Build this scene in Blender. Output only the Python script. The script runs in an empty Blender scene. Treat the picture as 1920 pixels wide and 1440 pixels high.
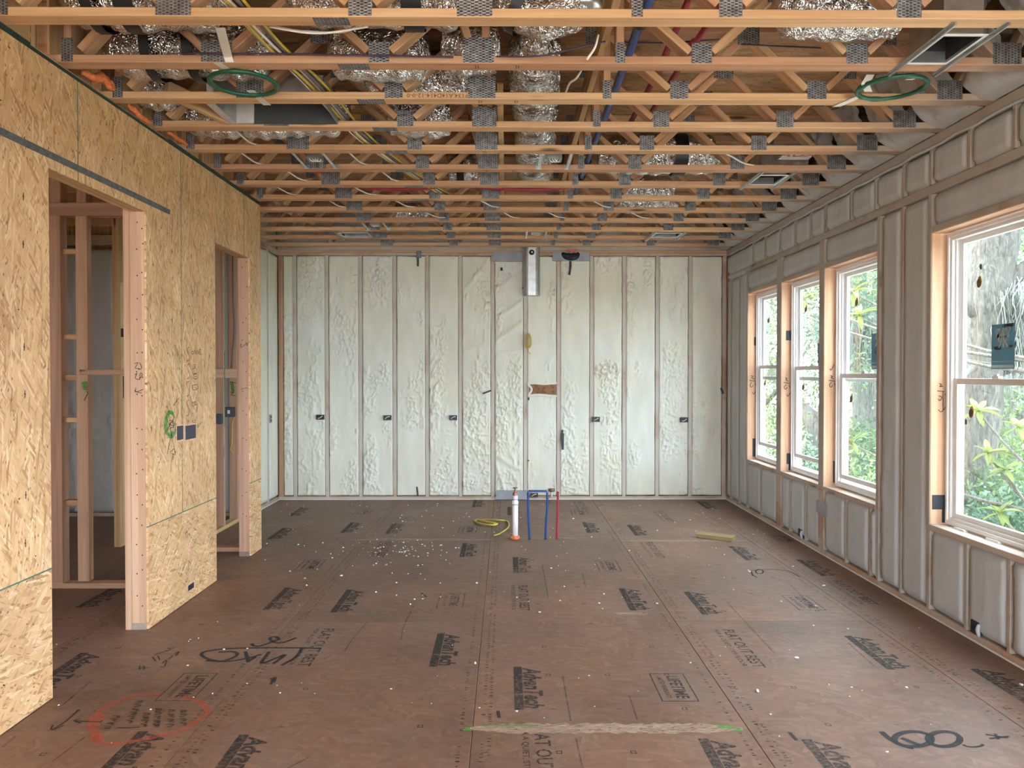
import bpy, bmesh, math, random
import numpy as np
from mathutils import Matrix, Vector, Euler, Quaternion
sc = bpy.context.scene
COL = sc.collection
random.seed(7)
RNG = np.random.default_rng(7)

# ------------------------------------------------------------------ camera
F = 1442.0                                   # focal length in pixels of the 1920x1440 frame
CAM = Vector((0.0, 0.0, 1.556))
cd = bpy.data.cameras.new('camera')
cd.sensor_width = 36.0
cd.lens = F * 36.0 / 1920.0
cd.clip_start = 0.05
cd.clip_end = 300
cam = bpy.data.objects.new('camera', cd)
CROT = Euler((math.pi / 2 - math.atan(20 / F), 0, -math.atan(11 / F)), 'XYZ')
cam.location = CAM
cam.rotation_euler = CROT
COL.objects.link(cam)
sc.camera = cam
CR = CROT.to_matrix()

# ------------------------------------------------------------------ sky, sun, exposure
w = bpy.data.worlds.new('world'); sc.world = w
w.use_nodes = True
bg = w.node_tree.nodes['Background']
bg.inputs[0].default_value = (0.84, 0.95, 1.08, 1)
bg.inputs[1].default_value = 8.5
sun = bpy.data.lights.new('sun', 'SUN')
sun.energy = 6.0
sun.angle = 0.02
sun.color = (1.0, 0.95, 0.85)
so = bpy.data.objects.new('sun', sun)
so.rotation_euler = Vector((0.55, -0.25, -0.85)).to_track_quat('-Z', 'Y').to_euler()
so.location = (-8, 10, 20)
COL.objects.link(so)
vs = sc.view_settings
vs.view_transform = 'Standard'
vs.look = 'None'
vs.exposure = 0.96
vs.gamma = 1.0
vs.use_curve_mapping = False
cy = sc.cycles
cy.use_denoising = True
cy.use_adaptive_sampling = True
cy.adaptive_threshold = 0.1
cy.adaptive_min_samples = 16
cy.max_bounces = 7
cy.diffuse_bounces = 4
cy.glossy_bounces = 3
cy.transmission_bounces = 4
cy.transparent_max_bounces = 12
cy.caustics_reflective = False
cy.caustics_refractive = False
cy.sample_clamp_indirect = 6.0

# room dimensions in metres (x right, y away from the camera, z up)
XL, XR, YB, YF, H = -2.17, 2.72, 9.47, -3.2, 3.07
XA = -2.80            # wall of the recess beyond the sheathed wall
YE = 6.82             # far end of the sheathed wall
DEP = 0.406           # depth of the floor trusses
ZD = H + DEP          # underside of the deck above

def portal(loc, size, rot):
    l = bpy.data.lights.new('window_daylight', 'AREA')
    l.shape = 'RECTANGLE'; l.size, l.size_y = size
    l.cycles.is_portal = True
    o = bpy.data.objects.new('window_daylight', l)
    o.location = loc; o.rotation_euler = rot
    COL.objects.link(o)
# windows along the right wall: (near edge y, far edge y), the first two beside / behind the camera
WINS = [(-2.7, -0.2), (0.6, 2.1), (2.85, 3.80), (3.97, 4.90), (5.62, 6.55), (6.66, 7.575), (7.705, 8.64)]
WZ0, WZ1 = 0.59, 2.45
REAR = (-2.0, 2.5, 0.0, 2.45)                # wide doorway behind the camera
for a, b in WINS:
    portal((XR + 0.20, (a + b) / 2, (WZ0 + WZ1) / 2), (WZ1 - WZ0, b - a), (0, math.pi / 2, 0))
portal(((REAR[0] + REAR[1]) / 2, YF - 0.16, (REAR[2] + REAR[3]) / 2), (REAR[1] - REAR[0], REAR[3] - REAR[2]), (math.pi / 2, 0, 0))

# ------------------------------------------------------------------ pixel -> point helpers
def ray(px, py):
    return CR @ Vector(((px - 960) / F, (720 - py) / F, -1.0))
def onx(px, py, x):
    d = ray(px, py); return CAM + d * ((x - CAM.x) / d.x)
def ony(px, py, y):
    d = ray(px, py); return CAM + d * ((y - CAM.y) / d.y)
def onz(px, py, z=0.0):
    d = ray(px, py); return CAM + d * ((z - CAM.z) / d.z)

# ------------------------------------------------------------------ object helpers
WM = {}
def reg(o, M=None, parent=None):
    COL.objects.link(o)
    M = M or Matrix.Identity(4)
    WM[o.name] = M.copy()
    if parent is not None:
        o.parent = parent
        o.matrix_basis = WM[parent.name].inverted() @ M
    else:
        o.matrix_basis = M
    return o
def tag(o, label=None, cat=None, group=None, kind=None):
    if label: o['label'] = label
    if cat: o['category'] = cat
    if group: o['group'] = group
    if kind: o['kind'] = kind
    return o
def empty(name, loc, label=None, cat=None, group=None, kind=None):
    o = bpy.data.objects.new(name, None)
    o.empty_display_size = 0.1
    reg(o, Matrix.Translation(Vector(loc)))
    return tag(o, label, cat, group, kind)
def link_mesh(name, me, mat, M=None, parent=None, smooth=False):
    if mat is not None and len(me.materials) == 0: me.materials.append(mat)
    if smooth:
        me.polygons.foreach_set('use_smooth', [True] * len(me.polygons))
    o = bpy.data.objects.new(name, me)
    return reg(o, M, parent)
def mk(name, V, Fc, mat, parent=None, M=None, smooth=False):
    me = bpy.data.meshes.new(name)
    me.from_pydata([tuple(v) for v in V], [], Fc)
    me.update()
    return link_mesh(name, me, mat, M, parent, smooth)
def mk_np(name, V, Q, mat, parent=None, M=None, smooth=True):
    """V (n,3) float array, Q (m,4) or (m,3) int array."""
    V = np.asarray(V, dtype=np.float32); Q = np.asarray(Q, dtype=np.int32)
    k = Q.shape[1]
    me = bpy.data.meshes.new(name)
    me.vertices.add(len(V)); me.vertices.foreach_set('co', V.ravel())
    me.loops.add(Q.size); me.loops.foreach_set('vertex_index', Q.ravel())
    me.polygons.add(len(Q))
    me.polygons.foreach_set('loop_start', np.arange(0, Q.size, k, dtype=np.int32))
    me.update(calc_edges=True)
    me.validate()
    return link_mesh(name, me, mat, M, parent, smooth)
def local(V, c):
    c = Vector(c)
    return [tuple(Vector(v) - c) for v in V], Matrix.Translation(c)

_lum = {}
def lumber_mesh(L, W, T, mat, ch=0.003):
    key = (round(L, 3), round(W, 3), round(T, 3), mat.name if mat else '')
    if key in _lum: return _lum[key]
    c = min(ch, W * 0.2, T * 0.2)
    y, z = W / 2, T / 2
    sec = [(-y + c, -z), (y - c, -z), (y, -z + c), (y, z - c), (y - c, z), (-y + c, z), (-y, z - c), (-y, -z + c)]
    V = [(-L / 2, a, b) for a, b in sec] + [(L / 2, a, b) for a, b in sec]
    Fc = [tuple(reversed(range(8))), tuple(range(8, 16))]
    Fc += [(i, (i + 1) % 8, 8 + (i + 1) % 8, 8 + i) for i in range(8)]
    me = bpy.data.meshes.new('lumber'); me.from_pydata(V, [], Fc); me.update()
    if mat: me.materials.append(mat)
    _lum[key] = me
    return me
AX = {'x': Matrix(((1, 0, 0), (0, 1, 0), (0, 0, 1))),
      'y': Matrix(((0, -1, 0), (1, 0, 0), (0, 0, 1))),
      'z': Matrix(((0, 0, -1), (0, 1, 0), (1, 0, 0)))}
def box(name, x, y, z, mat, parent=None, grain='x', ch=0.003):
    """axis-aligned piece between the given (min, max) pairs; local x runs along the grain."""
    d = (abs(x[1] - x[0]), abs(y[1] - y[0]), abs(z[1] - z[0]))
    c = Vector(((x[0] + x[1]) / 2, (y[0] + y[1]) / 2, (z[0] + z[1]) / 2))
    dims = {'x': (d[0], d[1], d[2]), 'y': (d[1], d[0], d[2]), 'z': (d[2], d[1], d[0])}[grain]
    me = lumber_mesh(*dims, mat, ch)
    o = bpy.data.objects.new(name, me)
    return reg(o, Matrix.Translation(c) @ AX[grain].to_4x4(), parent)
def frame_of(p0, p1, up):
    p0, p1, up = Vector(p0), Vector(p1), Vector(up)
    x = (p1 - p0).normalized(); z = x.cross(up).normalized(); y = z.cross(x)
    R = Matrix((x, y, z)).transposed()
    return Matrix.Translation((p0 + p1) / 2) @ R.to_4x4(), (p1 - p0).length
def beam(name, p0, p1, W, T, wdir, mat, parent=None):
    """piece from p0 to p1; W is measured along wdir."""
    M, L = frame_of(p0, p1, wdir)
    o = bpy.data.objects.new(name, lumber_mesh(L, W, T, mat))
    return reg(o, M, parent)
def tube_arrays(pts, r, n=10, cap=True):
    pts = [Vector(p) for p in pts]
    rs = r if hasattr(r, '__len__') else [r] * len(pts)
    V, Q = [], []
    up = Vector((0, 0, 1))
    prev = None
    for i, p in enumerate(pts):
        t = (pts[min(i + 1, len(pts) - 1)] - pts[max(i - 1, 0)]).normalized()
        if prev is None:
            a = t.cross(up) if abs(t.z) < 0.9 else t.cross(Vector((1, 0, 0)))
        else:
            a = prev - t * prev.dot(t)
        a.normalize(); prev = a
        b = t.cross(a)
        for k in range(n):
            an = 2 * math.pi * k / n
            V.append(p + (a * math.cos(an) + b * math.sin(an)) * rs[i])
    m = len(pts)
    for i in range(m - 1):
        for k in range(n):
            k2 = (k + 1) % n
            Q.append((i * n + k, i * n + k2, (i + 1) * n + k2, (i + 1) * n + k))
    if cap:
        Q.append(tuple(reversed(range(n)))); Q.append(tuple(range((m - 1) * n, m * n)))
    return V, Q
def tube(name, pts, r, mat, parent=None, n=10, cap=True, at=None):
    V, Q = tube_arrays(pts, r, n, cap)
    c = Vector(at) if at is not None else sum((Vector(p) for p in pts), Vector()) / len(pts)
    Vl, M = local(V, c)
    return mk(name, Vl, Q, mat, parent, M, True)
def smooth_path(pts, k=6):
    """Catmull-Rom through the points."""
    P = [Vector(p) for p in pts]
    if len(P) < 3: 
        return [P[0].lerp(P[-1], i / k) for i in range(k + 1)]
    Q = [P[0] * 2 - P[1]] + P + [P[-1] * 2 - P[-2]]
    out = []
    for i in range(1, len(Q) - 2):
        a, b, c, d = Q[i - 1], Q[i], Q[i + 1], Q[i + 2]
        for j in range(k):
            t = j / k
            out.append(0.5 * ((2 * b) + (c - a) * t + (2 * a - 5 * b + 4 * c - d) * t * t + (3 * b - a - 3 * c + d) * t ** 3))
    out.append(P[-1])
    return out
def strokes_arrays(strokes, normal, width, lift):
    """flat ribbons following 3-D polylines that lie on a surface with this normal."""
    nrm = Vector(normal)
    V, Q = [], []
    for k_, st in enumerate(strokes):
        P = [Vector(p) + nrm * (lift + 0.00005 * (k_ % 12)) for p in st]
        if len(P) < 2: continue
        base = len(V)
        for i, p in enumerate(P):
            t = P[min(i + 1, len(P) - 1)] - P[max(i - 1, 0)]
            if t.length < 1e-9: t = Vector((0, 0, 1))
            s = nrm.cross(t.normalized()) * (width / 2)
            V += [p - s, p + s]
        for i in range(len(P) - 1):
            b = base + 2 * i
            Q.append((b, b + 2, b + 3, b + 1))
    return V, Q
def strokes(name, sts, normal, width, mat, parent, lift=0.0008, smooth=True):
    if smooth: sts = [smooth_path(s, 4) if len(s) > 2 else [Vector(p) for p in s] for s in sts]
    V, Q = strokes_arrays(sts, normal, width, lift)
    # faces must look along the normal
    c = sum(V, Vector()) / len(V)
    Vl, M = local(V, c)
    fl = []
    for q in Q:
        a, b, d = V[q[0]], V[q[1]], V[q[3]]
        fl.append(q if (b - a).cross(d - a).dot(Vector(normal)) > 0 else tuple(reversed(q)))
    return mk(name, Vl, fl, mat, parent, M)
_txt = {}
def text_mesh(s, size, mat, xs=1.0, shear=0.0, bold=0.0, align='CENTER', spacing=1.0):
    key = (s, size, xs, shear, bold, align, spacing, mat.name)
    if key in _txt: return _txt[key]
    cu = bpy.data.curves.new('lettering', 'FONT')
    cu.body = s; cu.size = size; cu.shear = shear; cu.offset = bold
    cu.align_x = align; cu.align_y = 'CENTER'; cu.resolution_u = 2; cu.space_character = spacing
    ob = bpy.data.objects.new('lettering_tmp', cu)
    COL.objects.link(ob)
    dg = bpy.context.evaluated_depsgraph_get()
    me = bpy.data.meshes.new_from_object(ob.evaluated_get(dg))
    bpy.data.objects.remove(ob)
    bpy.data.curves.remove(cu)
    for v in me.vertices: v.co.x *= xs
    me.materials.clear(); me.materials.append(mat)
    _txt[key] = me
    return me
def merge_parts(list_of):
    """[(V, F)] -> one (V, F)."""
    V, Fc = [], []
    for v, f in list_of:
        b = len(V); V += [tuple(p) for p in v]; Fc += [tuple(i + b for i in q) for q in f]
    return V, Fc
def cuboid(x, y, z):
    V = [(a, b, c) for c in z for b in y for a in x]
    return V, [(0, 2, 3, 1), (4, 5, 7, 6), (0, 1, 5, 4), (2, 6, 7, 3), (0, 4, 6, 2), (1, 3, 7, 5)]

# ------------------------------------------------------------------ noise on arrays
def vnoise(x, y, seed=0):
    r = np.random.default_rng(seed); T = r.random((256, 256))
    xi, yi = np.floor(x).astype(int), np.floor(y).astype(int)
    fx, fy = x - xi, y - yi
    fx, fy = fx * fx * (3 - 2 * fx), fy * fy * (3 - 2 * fy)
    g = lambda a, b: T[a % 256, b % 256]
    return (g(xi, yi) * (1 - fx) + g(xi + 1, yi) * fx) * (1 - fy) + (g(xi, yi + 1) * (1 - fx) + g(xi + 1, yi + 1) * fx) * fy
def fbm(x, y, seed=0, o=4):
    s, a, t = 0, 1.0, 0
    for i in range(o):
        s = s + a * vnoise(x * 2 ** i + 17.3 * i, y * 2 ** i + 5.1 * i, seed + i); t += a; a *= 0.5
    return s / t

# ------------------------------------------------------------------ materials
class G:
    def __init__(s, name):
        s.m = bpy.data.materials.new(name); s.m.use_nodes = True
        s.nt = s.m.node_tree; s.nt.nodes.clear()
        s.out = s.nt.nodes.new('ShaderNodeOutputMaterial')
    def n(s, t, ins=None, **props):
        nd = s.nt.nodes.new('ShaderNode' + t)
        for k, v in props.items(): setattr(nd, k, v)
        for k, v in (ins or {}).items(): s.set(nd, k, v)
        return nd
    def set(s, nd, k, v):
        if isinstance(v, bpy.types.NodeSocket): s.nt.links.new(v, nd.inputs[k])
        elif isinstance(v, bpy.types.Node): s.nt.links.new(v.outputs[0], nd.inputs[k])
        else:
            i = nd.inputs[k]
            if hasattr(i.default_value, '__len__') and not hasattr(v, '__len__'): v = [v] * len(i.default_value)
            elif hasattr(i.default_value, '__len__') and len(i.default_value) == 4 and len(v) == 3: v = (*v, 1)
            i.default_value = v
    def math(s, op, a, b=0.0, clamp=False):
        return s.n('Math', {0: a, 1: b}, operation=op, use_clamp=clamp).outputs[0]
    def vmath(s, op, a, b=(0, 0, 0)):
        return s.n('VectorMath', {0: a, 1: b}, operation=op).outputs[0]
    def mix(s, f, a, b, mode='MIX'):
        nd = s.n('Mix', data_type='RGBA', blend_type=mode)
        s.set(nd, 0, f); s.set(nd, 6, a); s.set(nd, 7, b)
        return nd.outputs[2]
    def ramp(s, f, stops, interp='LINEAR'):
        nd = s.n('ValToRGB', {0: f}); cr = nd.color_ramp; cr.interpolation = interp
        while len(cr.elements) < len(stops): cr.elements.new(0.5)
        for e, (p, c) in zip(cr.elements, stops):
            e.position = p; e.color = (*c, 1) if len(c) == 3 else c
        return nd.outputs[0]
    def step(s, v, lo, hi):
        return s.n('MapRange', {0: v, 1: lo, 2: hi, 3: 0.0, 4: 1.0}, interpolation_type='SMOOTHSTEP').outputs[0]
    def coords(s, jitter=True):
        c = s.n('TexCoord').outputs['Object']
        if jitter:
            r = s.n('ObjectInfo').outputs['Random']
            off = s.n('CombineXYZ', {0: s.math('MULTIPLY', r, 41.0), 1: s.math('MULTIPLY', r, 17.0), 2: s.math('MULTIPLY', r, 29.0)})
            c = s.vmath('ADD', c, off.outputs[0])
        return c
    def scale(s, v, sc3): return s.vmath('MULTIPLY', v, sc3)
    def noise(s, v, scale=5.0, detail=3.0, rough=0.5, dist=0.0):
        return s.n('TexNoise', {'Vector': v, 'Scale': scale, 'Detail': detail, 'Roughness': rough, 'Distortion': dist}).outputs[0]
    def bsdf(s, col, rough=0.7, metal=0.0, bump=None, bstr=0.3, bdist=0.01, spec=None, **kw):
        b = s.n('BsdfPrincipled', {'Base Color': col, 'Roughness': rough, 'Metallic': metal})
        if spec is not None: s.set(b, 'Specular IOR Level', spec)
        for k, v in kw.items(): s.set(b, k, v)
        if bump is not None:
            bn = s.n('Bump', {'Height': bump, 'Strength': bstr, 'Distance': bdist})
            s.nt.links.new(bn.outputs[0], b.inputs['Normal'])
        s.nt.links.new(b.outputs[0], s.out.inputs[0])
        return b

def plain(name, col, rough=0.6, metal=0.0, var=0.08, vscale=8.0, bstr=0.0, spec=None):
    g = G(name); c = g.coords()
    nz = g.noise(c, vscale, 4.0)
    dk = tuple(x * (1 - 2 * var) for x in col); lt = tuple(min(1, x * (1 + 2 * var)) for x in col)
    g.bsdf(g.ramp(nz, [(0.25, dk), (0.75, lt)]), rough, metal, nz if bstr else None, bstr, spec=spec)
    return g.m
def wood(name, dark, light, over=0.0, rough=0.72, knots=1.0, hv=0.14, ocol=(0.56, 0.49, 0.38), dust=False):
    g = G(name); c = g.coords(); r = g.n('ObjectInfo').outputs['Random']
    big = g.noise(g.scale(c, (0.5, 16, 16)), 1.0, 3.0, 0.55, 0.8)
    fine = g.noise(g.scale(c, (3.0, 170, 170)), 1.0, 2.0)
    f = g.math('ADD', g.math('MULTIPLY', big, 0.75), g.math('MULTIPLY', fine, 0.25))
    col = g.ramp(f, [(0.32, dark), (0.50, tuple((a + b) / 2 for a, b in zip(dark, light))), (0.66, light)])
    v = g.n('TexVoronoi', {'Vector': g.scale(c, (1.5, 9, 9)), 'Scale': 1.0, 'Randomness': 1.0})
    rnd = g.n('SeparateColor', {0: v.outputs['Color']}).outputs[0]
    ringv = g.math('MULTIPLY', g.math('SUBTRACT', 1.0, g.step(v.outputs['Distance'], 0.07, 0.17)), g.step(rnd, 0.50, 0.54))
    ringv = g.math('MULTIPLY', ringv, knots)
    col = g.mix(ringv, col, tuple(x * 0.28 for x in dark))
    br = g.math('ADD', 1.0 - hv, g.math('MULTIPLY', r, 2 * hv))
    hsv = g.n('HueSaturation', {'Hue': g.math('ADD', 0.492, g.math('MULTIPLY', r, 0.016)), 'Saturation': 1.0, 'Value': br, 'Color': col})
    col = hsv.outputs[0]
    if dust:
        P = g.n('SeparateXYZ', {0: g.n('NewGeometry').outputs['Position']})
        nz = g.math('MULTIPLY', g.math('SUBTRACT', g.noise(g.n('NewGeometry').outputs['Position'], 5.0, 5.0, 0.65), 0.5), 0.9)
        m1 = g.step(g.math('ADD', P.outputs[0], nz), 2.15, 2.62); m2 = g.step(g.math('ADD', P.outputs[1], nz), 8.9, 9.5)
        col = g.mix(g.math('MULTIPLY', g.math('MAXIMUM', m1, m2), 0.8), col, (0.40, 0.345, 0.28))
    if over > 0:
        o = g.step(g.noise(c, 2.3, 5.0, 0.65), 0.5 - over * 0.35, 0.62 - over * 0.1)
        col = g.mix(g.math('MULTIPLY', o, min(1.0, over * 1.6)), col, ocol)
    g.bsdf(col, rough, 0, f, 0.12, 0.004, spec=0.3)
    return g.m
def osb(name, cols, along=0.085, across=0.014, tilt=0.5, blotch=(0.85, 1.1), rough=0.65, bst=0.35, amount=(0.0, 0.45, 0.55, 0.7)):
    """flakes pressed flat: overlapping layers of long random cells, mostly along local x."""
    g = G(name); c = g.coords()
    wob = g.noise(c, 18.0, 2.0)
    w3 = g.vmath('SCALE', g.n('CombineXYZ', {0: wob, 1: wob, 2: 0.0}).outputs[0])
    w3.node.inputs['Scale'].default_value = 0.012
    c2 = g.vmath('ADD', c, w3)
    col, hgt = None, None
    dk, md, lt, xl = cols
    for i, (an, thr) in enumerate(zip((-0.25 * tilt, 0.42 * tilt, -0.7 * tilt, 0.10 * tilt), amount)):
        rot = g.n('VectorRotate', {'Vector': c2, 'Angle': an}, rotation_type='Z_AXIS').outputs[0]
        sv = g.vmath('ADD', g.scale(rot, (1 / along, 1 / across, 0.001)), (3.7 * i, 9.1 * i, 0.5))
        vo = g.n('TexVoronoi', {'Vector': sv, 'Scale': 1.0, 'Randomness': 1.0}, voronoi_dimensions='2D')
        sp = g.n('SeparateColor', {0: vo.outputs['Color']})
        gr = g.noise(g.scale(rot, (12, 260, 1)), 1.0, 2.0)
        tone = g.math('ADD', g.math('MULTIPLY', sp.outputs[0], 0.78), g.math('MULTIPLY', gr, 0.22))
        cc = g.ramp(tone, [(0.10, dk), (0.27, md), (0.74, lt), (0.95, xl)])
        edge = g.math('MULTIPLY', sp.outputs[1], 0.8)
        if col is None: col, hgt = cc, edge
        else:
            m = g.step(sp.outputs[2], thr, thr + 0.02)
            col = g.mix(m, col, cc); hgt = g.n('Mix', {0: m, 2: hgt, 3: edge}).outputs[0]
    b = g.noise(c, 2.2, 4.0)
    col = g.mix(1.0, col, g.ramp(b, [(0.3, (blotch[0],) * 3), (0.7, (blotch[1],) * 3)]), 'MULTIPLY')
    # thin dark splinters lying at odd angles
    for an, off in ((0.5 * tilt, 0.0), (-0.8 * tilt, 5.0)):
        rt = g.n('VectorRotate', {'Vector': c2, 'Angle': an}, rotation_type='Z_AXIS').outputs[0]
        v3 = g.n('TexVoronoi', {'Vector': g.vmath('ADD', g.scale(rt, (1 / 0.07, 1 / 0.007, 0.001)), (off, off, 0)), 'Scale': 1.0}, voronoi_dimensions='2D')
        q3 = g.n('SeparateColor', {0: v3.outputs['Color']}).outputs[0]
        k3 = g.math('MULTIPLY', g.math('SUBTRACT', 1.0, g.step(v3.outputs['Distance'], 0.22, 0.42)), g.step(q3, 0.925, 0.935))
        col = g.mix(g.math('MULTIPLY', k3, 0.6), col, tuple(x * 0.55 for x in dk))
    # sparse dark bark specks
    sp2 = g.n('TexVoronoi', {'Vector': g.scale(c, (22, 40, 1)), 'Scale': 1.0}, voronoi_dimensions='2D')
    r2 = g.n('SeparateColor', {0: sp2.outputs['Color']}).outputs[0]
    spk = g.math('MULTIPLY', g.math('SUBTRACT', 1.0, g.step(sp2.outputs['Distance'], 0.10, 0.2)), g.step(r2, 0.86, 0.88))
    col = g.mix(g.math('MULTIPLY', spk, 0.75), col, (0.10, 0.045, 0.02))
    g.bsdf(col, rough, 0, hgt, bst, 0.004, spec=0.35)
    return g.m

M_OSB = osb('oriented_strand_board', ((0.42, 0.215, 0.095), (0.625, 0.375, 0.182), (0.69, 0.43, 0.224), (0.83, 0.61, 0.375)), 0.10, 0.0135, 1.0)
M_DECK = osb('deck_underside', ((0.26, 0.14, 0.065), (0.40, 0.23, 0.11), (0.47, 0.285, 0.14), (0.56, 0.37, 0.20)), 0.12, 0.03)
M_PINE = wood('pine_lumber', (0.42, 0.23, 0.10), (0.66, 0.45, 0.25))
M_TRUSS = wood('truss_lumber', (0.43, 0.215, 0.105), (0.64, 0.405, 0.235), hv=0.12, dust=True)
M_STUD = wood('stud_lumber', (0.40, 0.225, 0.135), (0.60, 0.385, 0.255), hv=0.12)
M_JAMB = wood('window_jamb_lumber', (0.40, 0.21, 0.125), (0.57, 0.355, 0.235), hv=0.1)
M_OVER = wood('oversprayed_lumber', (0.36, 0.21, 0.14), (0.50, 0.33, 0.23), over=0.85, ocol=(0.56, 0.50, 0.44))
M_OVERG = wood('dust_grey_lumber', (0.30, 0.19, 0.13), (0.42, 0.30, 0.22), over=0.8, ocol=(0.43, 0.385, 0.33))  # darker wood and greyer overspray than oversprayed_lumber, for the right wall
M_OVER2 = wood('dusted_lumber', (0.33, 0.19, 0.12), (0.48, 0.31, 0.21), over=0.5, ocol=(0.52, 0.45, 0.38))
M_PLATEW = wood('treated_sill_lumber', (0.20, 0.15, 0.12), (0.34, 0.27, 0.22))

def floor_mat():
    g = G('floor_panel_board'); c = g.coords()
    col = None
    cols = ((0.132, 0.070, 0.046), (0.198, 0.110, 0.074), (0.25, 0.148, 0.101), (0.335, 0.213, 0.151))
    for i, (an, thr) in enumerate(zip((0.2, 1.1, -0.7, 1.7), (0.0, 0.5, 0.6, 0.6))):
        rot = g.n('VectorRotate', {'Vector': c, 'Angle': an}, rotation_type='Z_AXIS').outputs[0]
        sv = g.vmath('ADD', g.scale(rot, (1 / 0.09, 1 / 0.022, 0.001)), (3.1 * i, 7.7 * i, 0.3))
        vo = g.n('TexVoronoi', {'Vector': sv, 'Scale': 1.0}, voronoi_dimensions='2D')
        sp = g.n('SeparateColor', {0: vo.outputs['Color']})
        cc = g.ramp(sp.outputs[0], [(0.05, cols[0]), (0.4, cols[1]), (0.8, cols[2]), (0.98, cols[3])])
        col = cc if col is None else g.mix(g.math('MULTIPLY', g.step(sp.outputs[2], thr, thr + 0.02), 0.8), col, cc)
    blo = g.noise(c, 1.1, 6.0, 0.6)
    avg = (0.198, 0.109, 0.072)
    col = g.mix(0.62, col, avg)
    col = g.mix(1.0, col, g.ramp(blo, [(0.28, (0.72, 0.72, 0.74)), (0.55, (1.0, 0.98, 0.95)), (0.75, (1.22, 1.16, 1.1))]), 'MULTIPLY')
    # grey-green dust and scuffs
    wc = g.n('NewGeometry').outputs['Position']
    dust = g.noise(g.scale(wc, (1.0, 0.6, 1)), 1.4, 6.0, 0.62)
    col = g.mix(g.math('MULTIPLY', g.step(dust, 0.45, 0.75), 0.38), col, (0.265, 0.217, 0.178))
    scr = g.noise(g.scale(wc, (3, 22, 1)), 3.0, 5.0, 0.7, 1.5)
    col = g.mix(g.math('MULTIPLY', g.step(scr, 0.62, 0.72), 0.28), col, (0.40, 0.33, 0.26))
    red = g.noise(c, 2.7, 3.0)
    col = g.mix(g.math('MULTIPLY', g.step(red, 0.58, 0.75), 0.35), col, (0.26, 0.135, 0.08))
    rg = g.ramp(dust, [(0.3, (0.42,) * 3), (0.7, (0.62,) * 3)])
    g.bsdf(col, rg, 0, g.noise(c, 60.0, 4.0), 0.10, 0.004, spec=0.42)
    return g.m
M_FLOOR = floor_mat()
M_GLUE = osb('sanded_strip_board', ((0.20, 0.125, 0.085), (0.29, 0.20, 0.135), (0.36, 0.26, 0.18), (0.44, 0.34, 0.25)), 0.03, 0.008)

def foam_mat(name, base, yel, sc1=1.2):
    g = G(name); p = g.n('NewGeometry').outputs['Position']
    a = g.noise(p, sc1, 5.0, 0.6)
    col = g.ramp(a, [(0.3, base), (0.62, tuple((x + y) / 2 for x, y in zip(base, yel))), (0.8, yel)])
    b = g.noise(g.scale(p, (1, 1, 0.3)), 9.0, 4.0)
    col = g.mix(1.0, col, g.ramp(b, [(0.25, (0.90, 0.90, 0.89)), (0.7, (1.03, 1.03, 1.03))]), 'MULTIPLY')
    fine = g.noise(p, 70.0, 3.0)
    med = g.noise(p, 22.0, 4.0, 0.6)
    hgt = g.math('ADD', g.math('MULTIPLY', fine, 0.35), med)
    pit = g.n('TexVoronoi', {'Vector': p, 'Scale': 14.0})
    pr = g.n('SeparateColor', {0: pit.outputs['Color']}).outputs[0]
    pm = g.math('MULTIPLY', g.math('SUBTRACT', 1.0, g.step(pit.outputs['Distance'], 0.06, 0.12)), g.step(pr, 0.93, 0.95))
    col = g.mix(g.math('MULTIPLY', pm, 0.6), col, (0.16, 0.13, 0.09))
    g.bsdf(col, 0.8, 0, hgt, 0.28, 0.008, spec=0.25)
    return g.m
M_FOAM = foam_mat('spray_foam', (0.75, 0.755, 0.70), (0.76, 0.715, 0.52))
M_FOAMR = foam_mat('spray_foam_dusty', (0.53, 0.55, 0.56), (0.52, 0.52, 0.49))  # backlit shade of the right wall put into a greyer foam colour
M_FOAMO = plain('orange_fire_foam', (0.80, 0.22, 0.075), 0.8, 0, 0.14, 40)

def plate_mat():
    g = G('galvanised_truss_plate'); c = g.coords(False)
    br = g.n('TexBrick', {'Vector': c, 'Scale': 1.0, 'Mortar Size': 0.0042, 'Brick Width': 0.013, 'Row Height': 0.0160, 'Bias': 0.0, 'Mortar Smooth': 1.0,
                          'Color1': (0.085, 0.082, 0.085, 1), 'Color2': (0.15, 0.145, 0.145, 1), 'Mortar': (0.30, 0.295, 0.30, 1)})
    nz = g.noise(g.coords(), 30.0, 3.0)
    col = g.mix(1.0, br.outputs[0], g.ramp(nz, [(0.3, (0.6,) * 3), (0.7, (1.25,) * 3)]), 'MULTIPLY')
    g.bsdf(col, 0.42, 0.55, br.outputs['Fac'], 0.5, 0.003)
    return g.m
M_TPLATE = plate_mat()
def foil_mat():
    g = G('foil_duct_wrap'); c = g.coords()
    a = g.noise(c, 11.0, 2.0, 0.5, 1.6)
    cr = g.n('TexVoronoi', {'Vector': g.vmath('ADD', c, g.n('TexNoise', {'Vector': c, 'Scale': 9.0}).outputs['Color']), 'Scale': 17.0}, feature='DISTANCE_TO_EDGE').outputs['Distance']
    h = g.math('ADD', a, g.math('MULTIPLY', g.step(cr, 0.0, 0.25), 0.55))
    g.bsdf(g.ramp(a, [(0.3, (0.56, 0.53, 0.51)), (0.7, (0.86, 0.85, 0.85))]), 0.13, 1.0, h, 0.55, 0.03)
    return g.m
M_FOIL = foil_mat()
M_GALV = plain('galvanised_sheet', (0.50, 0.51, 0.50), 0.32, 0.85, 0.10, 14)
M_GALVD = plain('dull_galvanised_strap', (0.155, 0.16, 0.165), 0.5, 0.45, 0.16, 40)
M_BLACK = plain('black_plastic', (0.012, 0.013, 0.016), 0.45)
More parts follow.
